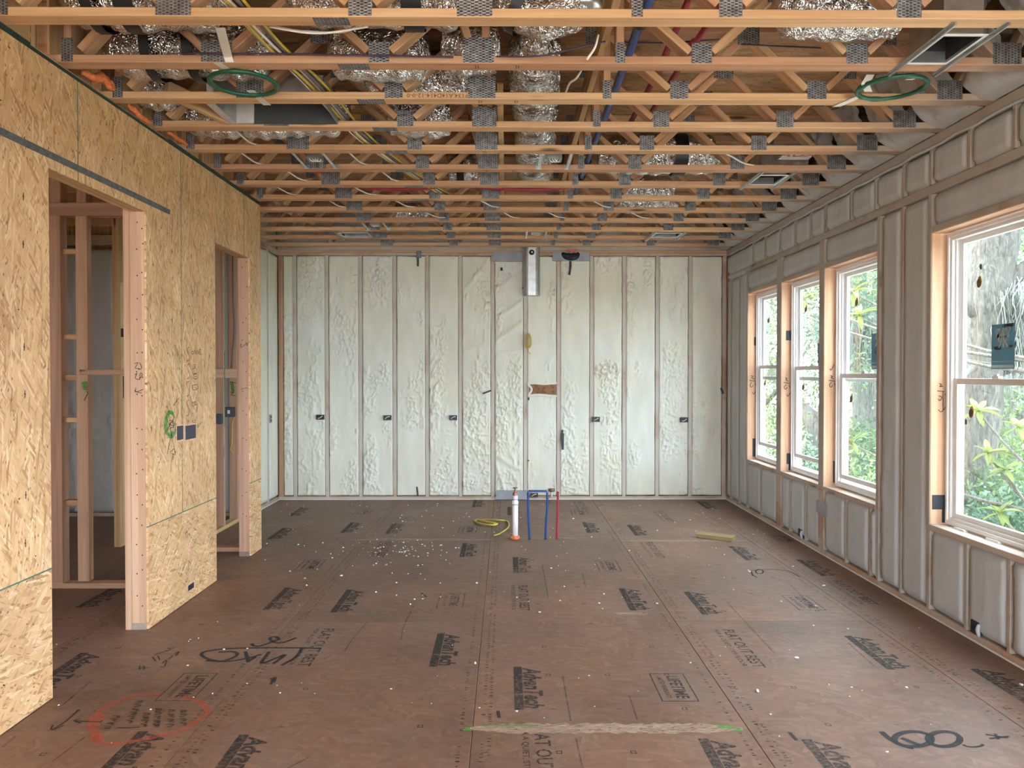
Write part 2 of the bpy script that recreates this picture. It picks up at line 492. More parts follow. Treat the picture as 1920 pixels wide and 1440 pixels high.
M_NAVY = plain('dark_box_plastic', (0.018, 0.022, 0.045), 0.4)
M_DUCTIN = plain('duct_board_liner', (0.022, 0.022, 0.026), 0.9)
M_GREEN = plain('green_ring_plastic', (0.006, 0.085, 0.042), 0.42)
M_SEAL = plain('dark_green_sealant', (0.012, 0.04, 0.034), 0.6, 0, 0.2, 30)
M_TEAL = plain('green_panel_edge', (0.06, 0.14, 0.10), 0.7, 0, 0.2, 30)
M_WHITE = plain('white_vinyl', (0.78, 0.77, 0.76), 0.38, 0, 0.02)
M_CAULK = plain('white_bead', (0.80, 0.79, 0.77), 0.6, 0, 0.05)
M_PVC = plain('white_pipe', (0.84, 0.83, 0.86), 0.3, 0, 0.02)
M_BLUE = plain('blue_pipe', (0.008, 0.055, 0.25), 0.32, 0, 0.06)
M_RED = plain('red_pipe', (0.34, 0.018, 0.04), 0.35, 0, 0.06)
M_YEL = plain('yellow_cable', (0.55, 0.42, 0.06), 0.45, 0, 0.06)
M_WIREW = plain('white_cable', (0.72, 0.68, 0.62), 0.45, 0, 0.05)
M_GREYC = plain('grey_cable', (0.14, 0.13, 0.13), 0.5)
M_PURP = plain('dark_purple_cable', (0.045, 0.02, 0.06), 0.5)
M_TAPE = plain('grey_tape_patch', (0.30, 0.31, 0.34), 0.5, 0, 0.08)
M_INK = plain('black_print_ink', (0.024, 0.024, 0.026), 0.7, 0, 0.15, 50)
def spray_mat(name, col, lo=0.15, hi=0.65):
    g = G(name); c = g.n('NewGeometry').outputs['Position']
    nz = g.noise(c, 24.0, 5.0, 0.75)
    t = g.n('MapRange', {0: nz, 1: 0.3, 2: 0.7, 3: lo, 4: hi}).outputs[0]
    b = g.n('BsdfPrincipled', {'Base Color': (*col, 1), 'Roughness': 0.8}); tr = g.n('BsdfTransparent'); mx = g.n('MixShader', {0: t})
    g.nt.links.new(b.outputs[0], mx.inputs[1]); g.nt.links.new(tr.outputs[0], mx.inputs[2]); g.nt.links.new(mx.outputs[0], g.out.inputs[0])
    return g.m
M_SPRAY = spray_mat('black_spray_paint', (0.020, 0.020, 0.024), 0.05, 0.4)
M_FAINT = spray_mat('faint_print_ink', (0.04, 0.035, 0.033), 0.45, 0.95)
M_MARK = plain('black_marker', (0.030, 0.022, 0.020), 0.7)
M_ORSP = spray_mat('orange_spray_paint', (0.50, 0.11, 0.06), 0.25, 0.8)
M_GRSP = spray_mat('green_spray_paint', (0.09, 0.32, 0.06), 0.15, 0.7)
M_BRASS = plain('copper_fitting', (0.36, 0.17, 0.12), 0.4, 0.7)
def worn_ink():
    g = G('worn_print_ink'); c = g.n('NewGeometry').outputs['Position']
    nz = g.noise(c, 46.0, 4.0, 0.7); big = g.noise(c, 1.3, 3.0)
    t = g.math('ADD', g.math('MULTIPLY', g.step(nz, 0.44, 0.62), 0.55), g.math('MULTIPLY', g.step(big, 0.35, 0.75), 0.5), True)
    t = g.math('ADD', g.math('MULTIPLY', t, 0.78), 0.10)
    b = g.n('BsdfPrincipled', {'Base Color': (0.030, 0.029, 0.030, 1), 'Roughness': 0.7})
    tr = g.n('BsdfTransparent')
    mx = g.n('MixShader', {0: t})
    g.nt.links.new(b.outputs[0], mx.inputs[1]); g.nt.links.new(tr.outputs[0], mx.inputs[2])
    g.nt.links.new(mx.outputs[0], g.out.inputs[0])
    return g.m
M_INKW = worn_ink()
def glass_mat():
    g = G('window_glass')
    tr = g.n('BsdfTransparent', {0: (0.93, 0.97, 0.96, 1)})
    gl = g.n('BsdfGlossy', {'Roughness': 0.02, 'Color': (1, 1, 1, 1)})
    lw = g.n('LayerWeight', {0: 0.5}).outputs['Facing']
    fr = g.math('ADD', 0.045, g.math('MULTIPLY', g.math('POWER', lw, 5.0), 0.6))
    mx = g.n('MixShader', {0: fr})
    g.nt.links.new(tr.outputs[0], mx.inputs[1]); g.nt.links.new(gl.outputs[0], mx.inputs[2])
    g.nt.links.new(mx.outputs[0], g.out.inputs[0])
    return g.m
M_GLASS = glass_mat()

# ================================================================== floor
floor = box('floor', (-5.3, XR + 0.14), (YF - 0.1, YB + 0.14), (-0.16, -0.0185), M_PLATEW, None, 'y')
tag(floor, 'brown stamped subfloor panels with taped seams and scattered debris', 'floor', kind='structure')
SEAM = [-0.147 + 1.207 * k for k in range(-5, 3)]
PANELS = []          # (x0, x1, y0, y1, object)
def floor_panels():
    xs = [-5.3] + [s for s in SEAM if s > -5.2] + [XR + 0.13]
    for i in range(len(xs) - 1):
        x0, x1 = xs[i], xs[i + 1]
        k = round((x0 + 0.147) / 1.207) if i else -4
        base = 3.34 if k % 2 == 0 else 2.36
        ys = sorted({YF - 0.09, YB + 0.13} | {base + 2.438 * n for n in range(-3, 4) if YF + 0.2 < base + 2.438 * n < YB - 0.05})
        for a, b in zip(ys[:-1], ys[1:]):
            g = 0.0011
            o = box('floor_panel', (x0 + g, x1 - g), (a + g, b - g), (-0.018, 0.0), M_FLOOR, floor, 'y', 0.0018)
            PANELS.append((x0, x1, a, b, o))
floor_panels()
def panel_at(p):
    for x0, x1, a, b, o in PANELS:
        if x0 <= p.x < x1 and a <= p.y < b: return o
    return floor

# ================================================================== left wall (sheathed)
wl = empty('wall_left', (XL, 1.8, 0), 'wall sheathed in strand board with two framed doorways', 'wall', kind='structure')
T_OSB = 0.0115
D1 = (3.677, 4.663); D2 = (5.763, 6.533); ZD0 = 2.53; ZS = 0.625; ZT = 3.035
def osb_piece(name, poly, grain, parent, xf=XL, th=T_OSB, mat=None):
    """poly: (y, z) outline of a sheet lying on the plane x = xf; local x runs along the strands."""
    ys = [p[0] for p in poly]; zs = [p[1] for p in poly]
    c = Vector((xf, (min(ys) + max(ys)) / 2, (min(zs) + max(zs)) / 2))
    n = len(poly)
    def loc(y, z, d):
        dy, dz = y - c.y, z - c.z
        return (dz, -dy, d) if grain == 'z' else (dy, dz, d)
    V = [loc(y, z, 0) for y, z in poly] + [loc(y, z, -th) for y, z in poly]
    Fc = [tuple(range(n)), tuple(reversed(range(n, 2 * n)))] + [(i, n + i, n + (i + 1) % n, (i + 1) % n) for i in range(n)]
    if grain == 'z': R = Matrix(((0, 0, 1), (0, -1, 0), (1, 0, 0)))     # local x->z, y->-y, z->x
    else: R = Matrix(((0, 0, 1), (1, 0, 0), (0, 1, 0)))
    return mk(name, V, Fc, mat or M_OSB, parent, Matrix.Translation(c) @ R.to_4x4())
def rect(a, b, z0, z1): return [(a, z0), (b, z0), (b, z1), (a, z1)]
gp = 0.0018
YP = [YF, -1.0, 0.24, 1.475, 2.70, 3.931, 5.163, 6.40, YE]
OSBP = []
for a, b in zip(YP[:-1], YP[1:]):
    a2, b2 = a + gp, b - gp
    if b == 3.931: poly = [(a2, ZS + gp), (D1[0], ZS + gp), (D1[0], ZD0), (b2, ZD0), (b2, ZT), (a2, ZT)]
    elif b == 5.163: poly = [(a2, ZD0), (D1[1], ZD0), (D1[1], ZS + gp), (b2, ZS + gp), (b2, ZT), (a2, ZT)]
    elif b == 6.40: poly = [(a2, ZS + gp), (D2[0], ZS + gp), (D2[0], ZD0), (b2, ZD0), (b2, ZT), (a2, ZT)]
    elif b == YE: poly = [(a2, ZD0), (D2[1], ZD0), (D2[1], ZS + gp), (b, ZS + gp), (b, ZT), (a2, ZT)]
    else: poly = rect(a2, b2, ZS + gp, ZT)
    OSBP.append(osb_piece('osb_panel', poly, 'z', wl))
for a, b in ((YF, -1.0), (-1.0, 1.475), (1.475, D1[0]), (D1[1], D2[0]), (D2[1], YE)):
    OSBP.append(osb_piece('osb_panel', rect(a + gp, b - (0 if b in (D1[0], D2[0], YE) else gp), 0.004, ZS - gp), 'y', wl))
# green painted panel edges showing in the joints
def edge_strip(y0, y1, z0, z1):
    box('painted_panel_edge', (XL - 0.009, XL + 0.0004), (y0, y1), (z0, z1), M_TEAL, wl, 'z' if z1 - z0 > y1 - y0 else 'y', 0.0001)
for y, z0 in ((1.475, ZS), (2.70, ZS), (3.931, ZD0), (5.163, ZS), (6.40, ZD0)):
    edge_strip(y - 0.0035, y + 0.0035, z0, ZT)
for a, b in ((YF, D1[0]), (D1[1], D2[0]), (D2[1], YE)):
    edge_strip(a, b, ZS - 0.0035, ZS + 0.0035)
# framing behind the sheathing
xs0, xs1 = XL - T_OSB - 0.089, XL - T_OSB - 0.0005
def lstud(y0, y1, z0=0.04, z1=2.99, mat=None): return box('stud', (xs0, xs1), (y0, y1), (z0, z1), mat or M_STUD, wl, 'z')
for y in (1.2, 1.6, 2.0, 2.41, 2.82, 3.2): lstud(y, y + 0.038)
lstud(D1[0] - 0.038, D1[0]); lstud(D1[0] - 0.078, D1[0] - 0.039)
lstud(D1[1], D1[1] + 0.038, 0.04, ZD0); lstud(D1[1] + 0.039, D1[1] + 0.077)
lstud(5.14, 5.18); lstud(D2[0] - 0.038, D2[0], 0.04, ZD0); lstud(D2[0] - 0.077, D2[0] - 0.039)
lstud(D2[1], D2[1] + 0.038, 0.04, ZD0); lstud(YE - 0.038, YE)
for a, b in ((1.2, D1[0]), (D1[1], D2[0]), (D2[1], YE)):
    box('bottom_plate', (xs0, xs1), (a, b), (0.0, 0.039), M_PLATEW, wl, 'y')
for a, b in ((D1[0] - 0.038, D1[1] + 0.038), (D2[0] - 0.038, D2[1] + 0.038)):
    for k, (u, v) in enumerate(((0.0, 0.042), (0.046, 0.0885))):
        box('header', (xs0 + u, xs0 + v), (a, b), (ZD0, ZD0 + 0.235), M_PINE, wl, 'y')
for k in range(2):
    box('top_plate', (xs0, xs1), (YF, YE), (2.991 + 0.0395 * k, 3.029 + 0.0395 * k), M_STUD, wl, 'y')
# second stud behind the jamb on the passage side
box('stud', (xs0 - 0.04, xs0 - 0.001), (D1[1] + 0.0, D1[1] + 0.089), (0.0, 2.6), M_STUD, wl, 'z')
# steel strap nailed across the head of the first doorway
p0, p1 = onx(0, 250, XL), onx(318, 395, XL)
zt = (p0.z + p1.z) / 2
strap = box('steel_strap', (XL + 0.0002, XL + 0.003), (1.9, p1.y), (zt - 0.017, zt + 0.017), M_GALVD, wl, 'y', 0.0005)
# green sealant along the sheathing top, the gap's shadow put into its dark colour
for a, b in ((YF, 3.55), (5.0, 6.1), (6.1, YE)):
    box('sealant_strip', (XL - 0.02, XL - 0.002), (a, b), (ZT + 0.001, H - 0.002), M_SEAL, wl, 'y', 0.002)
box('sealant_strip', (XL - 0.02, XL - 0.004), (3.55, 5.0), (ZT + 0.001, H - 0.012), M_SEAL, wl, 'y', 0.002)
# rim board above the wall, between the trusses
for k in range(7):
    y = 2.89 + 0.4877 * k
    box('rim_board', (XL - 0.115, XL - 0.103), (y + 0.003, y + 0.395), (H + 0.004, ZD - 0.04), M_OSB, wl, 'y', 0.0008)

# ================================================================== foam helpers
def patch_mask(U, V, seed, sc=1.1, lo=0.50, hi=0.62):
    m = fbm(U * sc * 2.2, V * sc, seed, 4)
    return np.clip((m - lo) / (hi - lo), 0, 1)
RIDGES = []          # (p0, p1, height, width) in wall coordinates
BLOBS = []
def back_height(U, V):
    d = 0.010 * (fbm(U * 1.6, V * 1.2, 3, 3) - 0.5)
    m = patch_mask(U + 3, V + 1, 11, 1.7, 0.50, 0.62)
    worm = 1 - np.abs(fbm(U * 26, V * 17, 23, 3) * 2 - 1) * 4.0
    d = d + m * np.clip(worm, 0, 1) ** 1.2 * 0.020
    m2 = patch_mask(U + 9, V * 0.6 + 4, 31, 2.2, 0.60, 0.70)
    d = d + m2 * np.clip(fbm(U * 30, V * 13, 41, 2) - 0.45, 0, 1) * 0.05
    for (a, b, h, wd) in RIDGES:
        ax, az, bx, bz = a[0], a[1], b[0], b[1]
        L2 = (bx - ax) ** 2 + (bz - az) ** 2
        t = np.clip(((U - ax) * (bx - ax) + (V - az) * (bz - az)) / L2, 0, 1)
        dd = np.hypot(U - ax - t * (bx - ax), V - az - t * (bz - az))
        d = d + h * np.exp(-(dd / wd) ** 2) * (0.7 + 0.6 * fbm(U * 9, V * 9, 5, 2))
    for (cx, cz, rx, rz, h) in BLOBS:
        q = np.clip(1 - ((U - cx) / rx) ** 2 - ((V - cz) / rz) ** 2, 0, 1)
        worm2 = np.clip(1 - np.abs(fbm(U * 30, V * 19, 77, 3) * 2 - 1) * 4.0, 0, 1)
        d = d + np.sqrt(q) * worm2 * h
    return d
def right_height(U, V):
    d = 0.007 * (fbm(U * 1.5 + 40, V * 1.2, 53, 3) - 0.5)
    m = patch_mask(U + 30, V + 8, 61, 1.2, 0.60, 0.70)
    return d + m * np.clip(1 - np.abs(fbm(U * 18, V * 9, 63, 3) * 2 - 1) * 3.4, 0, 1) * 0.007
def foam_cell(name, parent, to3, u0, u1, v0, v1, hf, mat, res=0.016, edge=-0.006):
    nu = max(3, int((u1 - u0) / res) + 1); nv = max(3, int((v1 - v0) / res) + 1)
    u = np.linspace(u0, u1, nu); v = np.linspace(v0, v1, nv)
    U, V = np.meshgrid(u, v)
    # ragged borders
    jig = 0.010 * (fbm(U * 7 + 3, V * 7, 91, 2) - 0.5)
    inu = np.minimum(U - u0, u1 - U); inv = np.minimum(V - v0, v1 - V)
    e = np.clip(np.minimum(inu, inv) / 0.02, 0, 1)
    D = hf(U, V) * e + (edge) * (1 - e) ** 2
    U2 = U + jig * (1 - e); V2 = V + jig * (1 - e)
    ring = np.zeros_like(U, bool); ring[0] = ring[-1] = True; ring[:, 0] = ring[:, -1] = True
    D = np.where(ring, -0.03, D)
    c = to3((u0 + u1) / 2, (v0 + v1) / 2, 0)
    P = np.stack([a.ravel() for a in to3(U2, V2, D)], 1) - np.array(c)
    idx = np.arange(nu * nv).reshape(nv, nu)
    Q = np.stack([idx[:-1, :-1].ravel(), idx[:-1, 1:].ravel(), idx[1:, 1:].ravel(), idx[1:, :-1].ravel()], 1)
    return mk_np(name, P, Q, mat, parent, Matrix.Translation(Vector(c)), True)
one = lambda a: a * 1.0
to_back = lambda u, v, d: (u * 1.0, YB - d + 0 * u, v * 1.0)
to_right = lambda u, v, d: (XR - d + 0 * u, u * 1.0, v * 1.0)
to_alc = lambda u, v, d: (XA + d + 0 * u, u * 1.0, v * 1.0)

# ================================================================== back wall
wb = empty('wall_back', (0, YB, 0), 'back wall of cream spray foam between exposed studs', 'wall', kind='structure')
STPX = [553, 613, 676, 740, 801, 863, 924, 985, 1047, 1109, 1170, 1232, 1294]
STX = [ony(p, 720, YB).x for p in STPX]
xl, xr = XA, XR
for p0, p1, h, wd in [((928, 548), (985, 500), 0.022, 0.035), ((930, 600), (985, 560), 0.018, 0.03), ((930, 640), (985, 600), 0.02, 0.03),
                      ((868, 548), (924, 478), 0.016, 0.035), ((868, 660), (924, 640), 0.012, 0.03), ((930, 665), (985, 655), 0.015, 0.03),
                      ((925, 850), (968, 878), 0.015, 0.03), ((930, 870), (950, 930), 0.016, 0.025), ((870, 810), (920, 835), 0.010, 0.03)]:
    a, b = ony(*p0, YB), ony(*p1, YB)
    RIDGES.append(((a.x, a.z), (b.x, b.z), h, wd))
for px, py, rx, rz, h in [(715, 520, .10, .28, .03), (628, 600, .10, .25, .02), (722, 700, .14, .16, .03), (938, 780, .13, .55, .03), (970, 700, .13, .25, .02),
                          (1140, 695, .18, .14, .04), (1040, 555, .10, .2, .03), (1175, 540, .09, .16, .025), (695, 870, .10, .4, .03), (775, 790, .16, .12, .02),
                          (890, 800, .12, .2, .02), (1260, 660, .12, .16, .025), (1280, 520, .1, .16, .02), (1130, 788, .18, .06, .03), (1250, 830, .07, .25, .02),
                          (820, 770, .15, .12, .02), (540, 820, .05, .6, .03), (1215, 515, .06, .2, .02), (665, 515, .08, .14, .02), (790, 590, .05, .14, .02),
                          (1300, 925, .2, .1, .04), (880, 905, .12, .12, .03), (1098, 840, .05, .25, .02), (1190, 850, .08, .18, .02)]:
    p = ony(px, py, YB); BLOBS.append((p.x, p.z, rx, rz, h))
edges = [xl + 0.06] + STX + [XR - 0.055]
ZF1 = 3.0
for i, (a, b) in enumerate(zip(edges[:-1], edges[1:])):
    foam_cell('foam_panel', wb, to_back, a + (0.021 if i else 0.0), b - (0.021 if i < len(edges) - 2 else 0.0), 0.045, ZF1, back_height, M_FOAM, 0.0105)
for x in STX:
    box('stud', (x - 0.021, x + 0.021), (YB - 0.001, YB + 0.138), (0.0395, ZF1), M_OVER, wb, 'z')
box('stud', (XA + 0.005, XA + 0.06), (YB - 0.002, YB + 0.138), (0.0395, ZF1), M_STUD, wb, 'z')
box('stud', (XR - 0.055, XR - 0.006), (YB - 0.002, YB + 0.138), (0.0395, ZF1), M_OVER2, wb, 'z')
box('bottom_plate', (XA, XR), (YB - 0.002, YB + 0.138), (0.0, 0.039), M_OVER2, wb, 'x')
for k in range(2):
    box('top_plate', (XA, XR), (YB - 0.004 + 0.003 * k, YB + 0.138), (ZF1 + 0.001 + 0.036 * k, ZF1 + 0.035 + 0.036 * k), M_OVER2 if k == 0 else M_STUD, wb, 'x')
box('sheathing', (XA - 0.2, XR + 0.2), (YB + 0.14, YB + 0.152), (-0.1, ZD + 0.02), M_OSB, wb, 'x', 0.001)
box('sealant_bead', (XA, XR), (YB - 0.016, YB - 0.003), (0.0, 0.008), M_CAULK, wb, 'x', 0.002)
box('rim_board', (XA, XR), (YB + 0.02, YB + 0.05), (H + 0.003, ZD - 0.003), M_OVER, wb, 'x')

# ================================================================== return wall of the recess
wa = empty('wall_return', (XA, 8.9, 0), 'narrow foam-filled return wall beside the back corner', 'wall', kind='structure')
foam_cell('foam_panel', wa, to_alc, 8.37, 9.06, 0.045, ZF1, lambda U, V: right_height(U, V) * 0.8, M_FOAM, 0.025)
foam_cell('foam_panel', wa, to_alc, 9.10, YB - 0.004, 0.045, ZF1, lambda U, V: right_height(U, V) * 0.8, M_FOAM, 0.025)
box('stud', (XA - 0.138, XA + 0.001), (9.062, 9.098), (0.0395, ZF1), M_OVER, wa, 'z')
box('bottom_plate', (XA - 0.138, XA + 0.0005), (8.37, YB), (0.0, 0.039), M_OVER2, wa, 'y')
box('top_plate', (XA - 0.138, XA + 0.003), (8.37, YB), (ZF1 + 0.001, H - 0.001), M_OVER2, wa, 'y')
box('sealant_bead', (XA + 0.001, XA + 0.014), (8.4, YB - 0.016), (0.0, 0.008), M_CAULK, wa, 'y', 0.002)
box('sheathing', (XA - 0.152, XA - 0.14), (8.3, YB + 0.14), (-0.1, ZD + 0.02), M_OSB, wa, 'y', 0.001)
box('rim_board', (XA - 0.06, XA - 0.02), (8.37, YB), (H + 0.003, ZD - 0.003), M_OVER, wa, 'y')

# ================================================================== right wall with windows
wr = empty('wall_right', (XR, 6.5, 0), 'exterior wall of dusty spray foam pierced by tall windows', 'wall', kind='structure')
XO = XR + 0.14
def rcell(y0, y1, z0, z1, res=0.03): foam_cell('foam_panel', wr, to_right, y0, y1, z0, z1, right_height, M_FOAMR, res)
def rstud(y, z0, z1, wd=0.03, mat=None): box('stud', (XR + 0.002, XO), (y - wd / 2, y + wd / 2), (z0, z1), mat or M_OVERG, wr, 'z')
VIS = [w for w in WINS if w[0] > 2.5]
hid = [w for w in WINS if w[0] <= 2.5]
# full-height zones between the openings
zones = [(8.68, YB), (4.94, 5.58), (3.80, 3.97)]
full = {8.68: [8.97, 9.30], 4.94: [5.28], 3.80: []}
for (a, b) in zones:
    ss = [a] + full[a] + [b]
    for u, v in zip(ss[:-1], ss[1:]):
        rcell(u + 0.016, v - 0.016, 0.045, 2.70, 0.03)
    for s in full[a]: rstud(s, 0.0395, 2.70)
for y, wd in ((8.66, 0.037), (5.60, 0.037), (4.92, 0.037)):
    for z0_, z1_, m_ in ((0.0395, WZ0 - 0.039, M_OVERG), (WZ0 - 0.038, WZ1 + 0.03, M_JAMB if y != 5.60 else M_OVER2), (WZ1 + 0.031, 2.70, M_OVERG)):
        box('jamb_stud', (XR - 0.001, XO), (y - wd / 2, y + wd / 2), (z0_, z1_), m_, wr, 'z')
for a, b in ((7.577, 7.703), (6.552, 6.658)):
    for z0_, z1_, m_ in ((0.0395, WZ0 - 0.039, M_OVER2), (WZ0 - 0.038, WZ1 + 0.03, M_JAMB), (WZ1 + 0.031, 2.70, M_OVERG)):
        box('jamb_stud', (XR - 0.003, XO), (a, b), (z0_, z1_), m_, wr, 'z')
for y0_, y1_ in ((8.642, 8.678), (5.582, 5.618), (4.902, 4.938), (7.577, 7.703), (6.552, 6.658)):
    box('overspray_film', (XR - 0.0055, XR - 0.0035), (y0_ + 0.001, y1_ - 0.001), (WZ0 - 0.03, 2.70), M_OVERG, wr, 'z', 0.0005)
box('jamb_stud', (XR - 0.001, XO), (3.802, 3.968), (0.0395, 2.70), M_JAMB, wr, 'z')
box('jamb_stud', (XR - 0.001, XO), (2.80, 2.848), (0.0395, 2.70), M_JAMB, wr, 'z')
CRIP_T = [8.49, 8.09, 7.66, 7.26, 6.89, 6.57, 6.08, 5.67, 5.27, 4.93, 4.52, 4.12, 3.72, 3.3, 2.9]
cc = [YB] + CRIP_T
for u, v in zip(cc[1:], cc[:-1]):
    rcell(u + 0.016, v - 0.016, 2.765, ZF1 - 0.006, 0.03)
for s in CRIP_T: rstud(s, 2.762, ZF1)
box('header_ledger', (XR + 0.002, XO), (2.85, 8.74), (2.703, 2.759), M_OVERG, wr, 'y')
rcell(8.76, YB, 2.70, 2.77, 0.03)
CRIP_B = {8.64: [8.19], 7.575: [7.36, 6.97], 6.55: [6.14, 5.73], 4.90: [4.52, 4.13], 3.80: [3.4]}
for (a, b) in VIS:
    ss = [a] + sorted(CRIP_B[b]) + [b]
    for u, v in zip(ss[:-1], ss[1:]): rcell(u + (0.001 if u == a else 0.014), v - (0.001 if v == b else 0.014), 0.045, WZ0 - 0.042, 0.03)
    for s in CRIP_B[b]: rstud(s, 0.0395, WZ0 - 0.04)
    rcell(a + 0.003, b - 0.003, WZ1 + 0.042, 2.70, 0.03)
    box('window_head', (XR - 0.001, XO), (a + 0.0005, b - 0.0005), (WZ1, WZ1 + 0.038), M_JAMB, wr, 'y')
    box('overspray_film', (XR - 0.0045, XR - 0.0015), (a + 0.001, b - 0.001), (WZ1 + 0.006, WZ1 + 0.042), M_OVERG, wr, 'y', 0.0005)
    box('window_sill', (XR - 0.008, XO), (a + 0.0005, b - 0.0005), (WZ0 - 0.038, WZ0), M_OVER2, wr, 'y')
box('bottom_plate', (XR + 0.001, XO), (2.8, YB), (0.0, 0.039), M_OVER2, wr, 'y')
box('top_plate', (XR - 0.004, XO), (YF, YB), (ZF1, H - 0.001), M_OVERG, wr, 'y')
box('sealant_bead', (XR - 0.012, XR - 0.001), (2.8, YB - 0.02), (0.0, 0.009), M_CAULK, wr, 'y', 0.002)
tube('foam_bead', [(XR - 0.006 + 0.004 * math.sin(i * 2.1), 2.8 + i * 0.09, ZF1 - 0.004 + 0.005 * math.sin(i * 1.3)) for i in range(74)], 0.010, M_FOAMR, wr, 6)
# outside sheathing and plain panels beside / behind the camera
def sheath(y0, y1, z0, z1): box('sheathing', (XO + 0.0005, XO + 0.012), (y0, y1), (z0, z1), M_OSB, wr, 'z', 0.0008)
ys = [YF] + [v for wn in WINS for v in wn] + [YB + 0.15]
for i in range(0, len(ys), 2): sheath(ys[i], ys[i + 1], -0.1, ZD)
for a, b in WINS:
    sheath(a, b, -0.1, WZ0 - 0.002); sheath(a, b, WZ1 + 0.002, ZD)
for a, b in ((YF, -2.7), (-0.2, 0.6), (2.1, 2.80)):
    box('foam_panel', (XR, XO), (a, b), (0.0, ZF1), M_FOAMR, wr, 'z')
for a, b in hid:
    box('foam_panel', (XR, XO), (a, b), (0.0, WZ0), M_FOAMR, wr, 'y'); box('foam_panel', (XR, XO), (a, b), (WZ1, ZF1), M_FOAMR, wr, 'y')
box('rim_board', (XR + 0.09, XR + 0.12), (YF, YB), (H + 0.002, ZD - 0.002), M_OVER, wr, 'y')

# window units
def ring_frame(y0, y1, z0, z1, wv, wh, x0, x1, step=0.0):
    """rectangular frame: side members wv wide, top / bottom members wh wide."""
    L = [cuboid((x0, x1), (y0, y0 + wv), (z0, z1)), cuboid((x0, x1), (y1 - wv, y1), (z0, z1)),
         cuboid((x0, x1), (y0 + wv, y1 - wv), (z0, z0 + wh)), cuboid((x0, x1), (y0 + wv, y1 - wv), (z1 - wh, z1))]
    return L
def part_mesh(name, L, mat, parent, at, bevel=0.0, smooth=False):
    V, Fc = merge_parts(L); Vl, M = local(V, at)
    o = mk(name, Vl, Fc, mat, parent, M, smooth)
    if bevel:
        b = o.modifiers.new('soft_edges', 'BEVEL'); b.width = bevel; b.segments = 2; b.limit_method = 'ANGLE'
    return o
def window(n, a, b, lift):
    g = 0.012
    y0, y1, z0, z1 = a + g, b - g, WZ0 + 0.012, WZ1 - g
    ym = (y0 + y1) / 2
    root = empty('window_%d' % n, (XR + 0.13, ym, WZ0), kind='structure')
    at = (XR + 0.13, ym, 1.5)
    fr = ring_frame(y0, y1, z0, z1, 0.040, 0.042, XR + 0.098, XR + 0.185)
    fr += ring_frame(y0 - 0.0, y1, z0, z1, 0.022, 0.022, XR + 0.086, XR + 0.098)
    fr += [cuboid((XR + 0.118, XR + 0.124), (y, y + 0.014), (z0 + 0.04, z1 - 0.04)) for y in (y0 + 0.040, y1 - 0.054)]
    part_mesh('frame', fr, M_WHITE, root, at, 0.003)
    zm = 1.505
    up = part_mesh('upper_sash', ring_frame(y0 + 0.04, y1 - 0.04, zm - 0.018, z1 - 0.035, 0.040, 0.036, XR + 0.146, XR + 0.172), M_WHITE, root, at, 0.003)
    part_mesh('pane', [cuboid((XR + 0.157, XR + 0.161), (y0 + 0.078, y1 - 0.078), (zm + 0.016, z1 - 0.07))], M_GLASS, up, at)
    lo = part_mesh('lower_sash', ring_frame(y0 + 0.04, y1 - 0.04, z0 + 0.035 + lift, zm + 0.020 + lift, 0.040, 0.038, XR + 0.112, XR + 0.138), M_WHITE, root, at, 0.003)
    part_mesh('pane', [cuboid((XR + 0.123, XR + 0.127), (y0 + 0.078, y1 - 0.078), (z0 + 0.072 + lift, zm - 0.016 + lift))], M_GLASS, lo, at)
    part_mesh('sash_lock', [cuboid((XR + 0.112, XR + 0.14), (ym - 0.03, ym + 0.03), (zm + 0.021 + lift, zm + 0.034 + lift)),
                            cuboid((XR + 0.116, XR + 0.13), (ym - 0.012, ym + 0.022), (zm + 0.034 + lift, zm + 0.046 + lift))], M_WHITE, lo, at, 0.003)
    return root, up
WIN = {}
for n, (k, lift, lab) in enumerate([(3, 0.0, 'white double hung window nearest the camera with a grey sticker'),
                                    (4, 0.03, 'white double hung window, right of the three grouped windows'),
                                    (5, 0.10, 'white double hung window in the middle of the group of three'),
                                    (6, 0.12, 'white double hung window closest to the back wall'),
                                    (2, 0.0, 'white double hung window just out of view beside the camera')], 1):
    WIN[n] = window(n, *WINS[k], lift)
    tag(WIN[n][0], lab, 'window')

# ================================================================== wall behind the camera
wf = empty('wall_front', (0, YF, 0), 'plain stud wall behind the camera with a wide doorway', 'wall', kind='structure')
for x0, x1, z0, z1 in ((-5.3, REAR[0], -0.1, ZD), (REAR[1], XO, -0.1, ZD), (REAR[0], REAR[1], REAR[3], ZD)):
    box('sheathing', (x0, x1), (YF - 0.15, YF - 0.13), (z0, z1), M_OSB, wf, 'z', 0.001)
    box('foam_panel', (max(x0, XL), x1), (YF - 0.13, YF), (max(z0, 0.0), min(z1, H)), M_FOAM, wf, 'z')

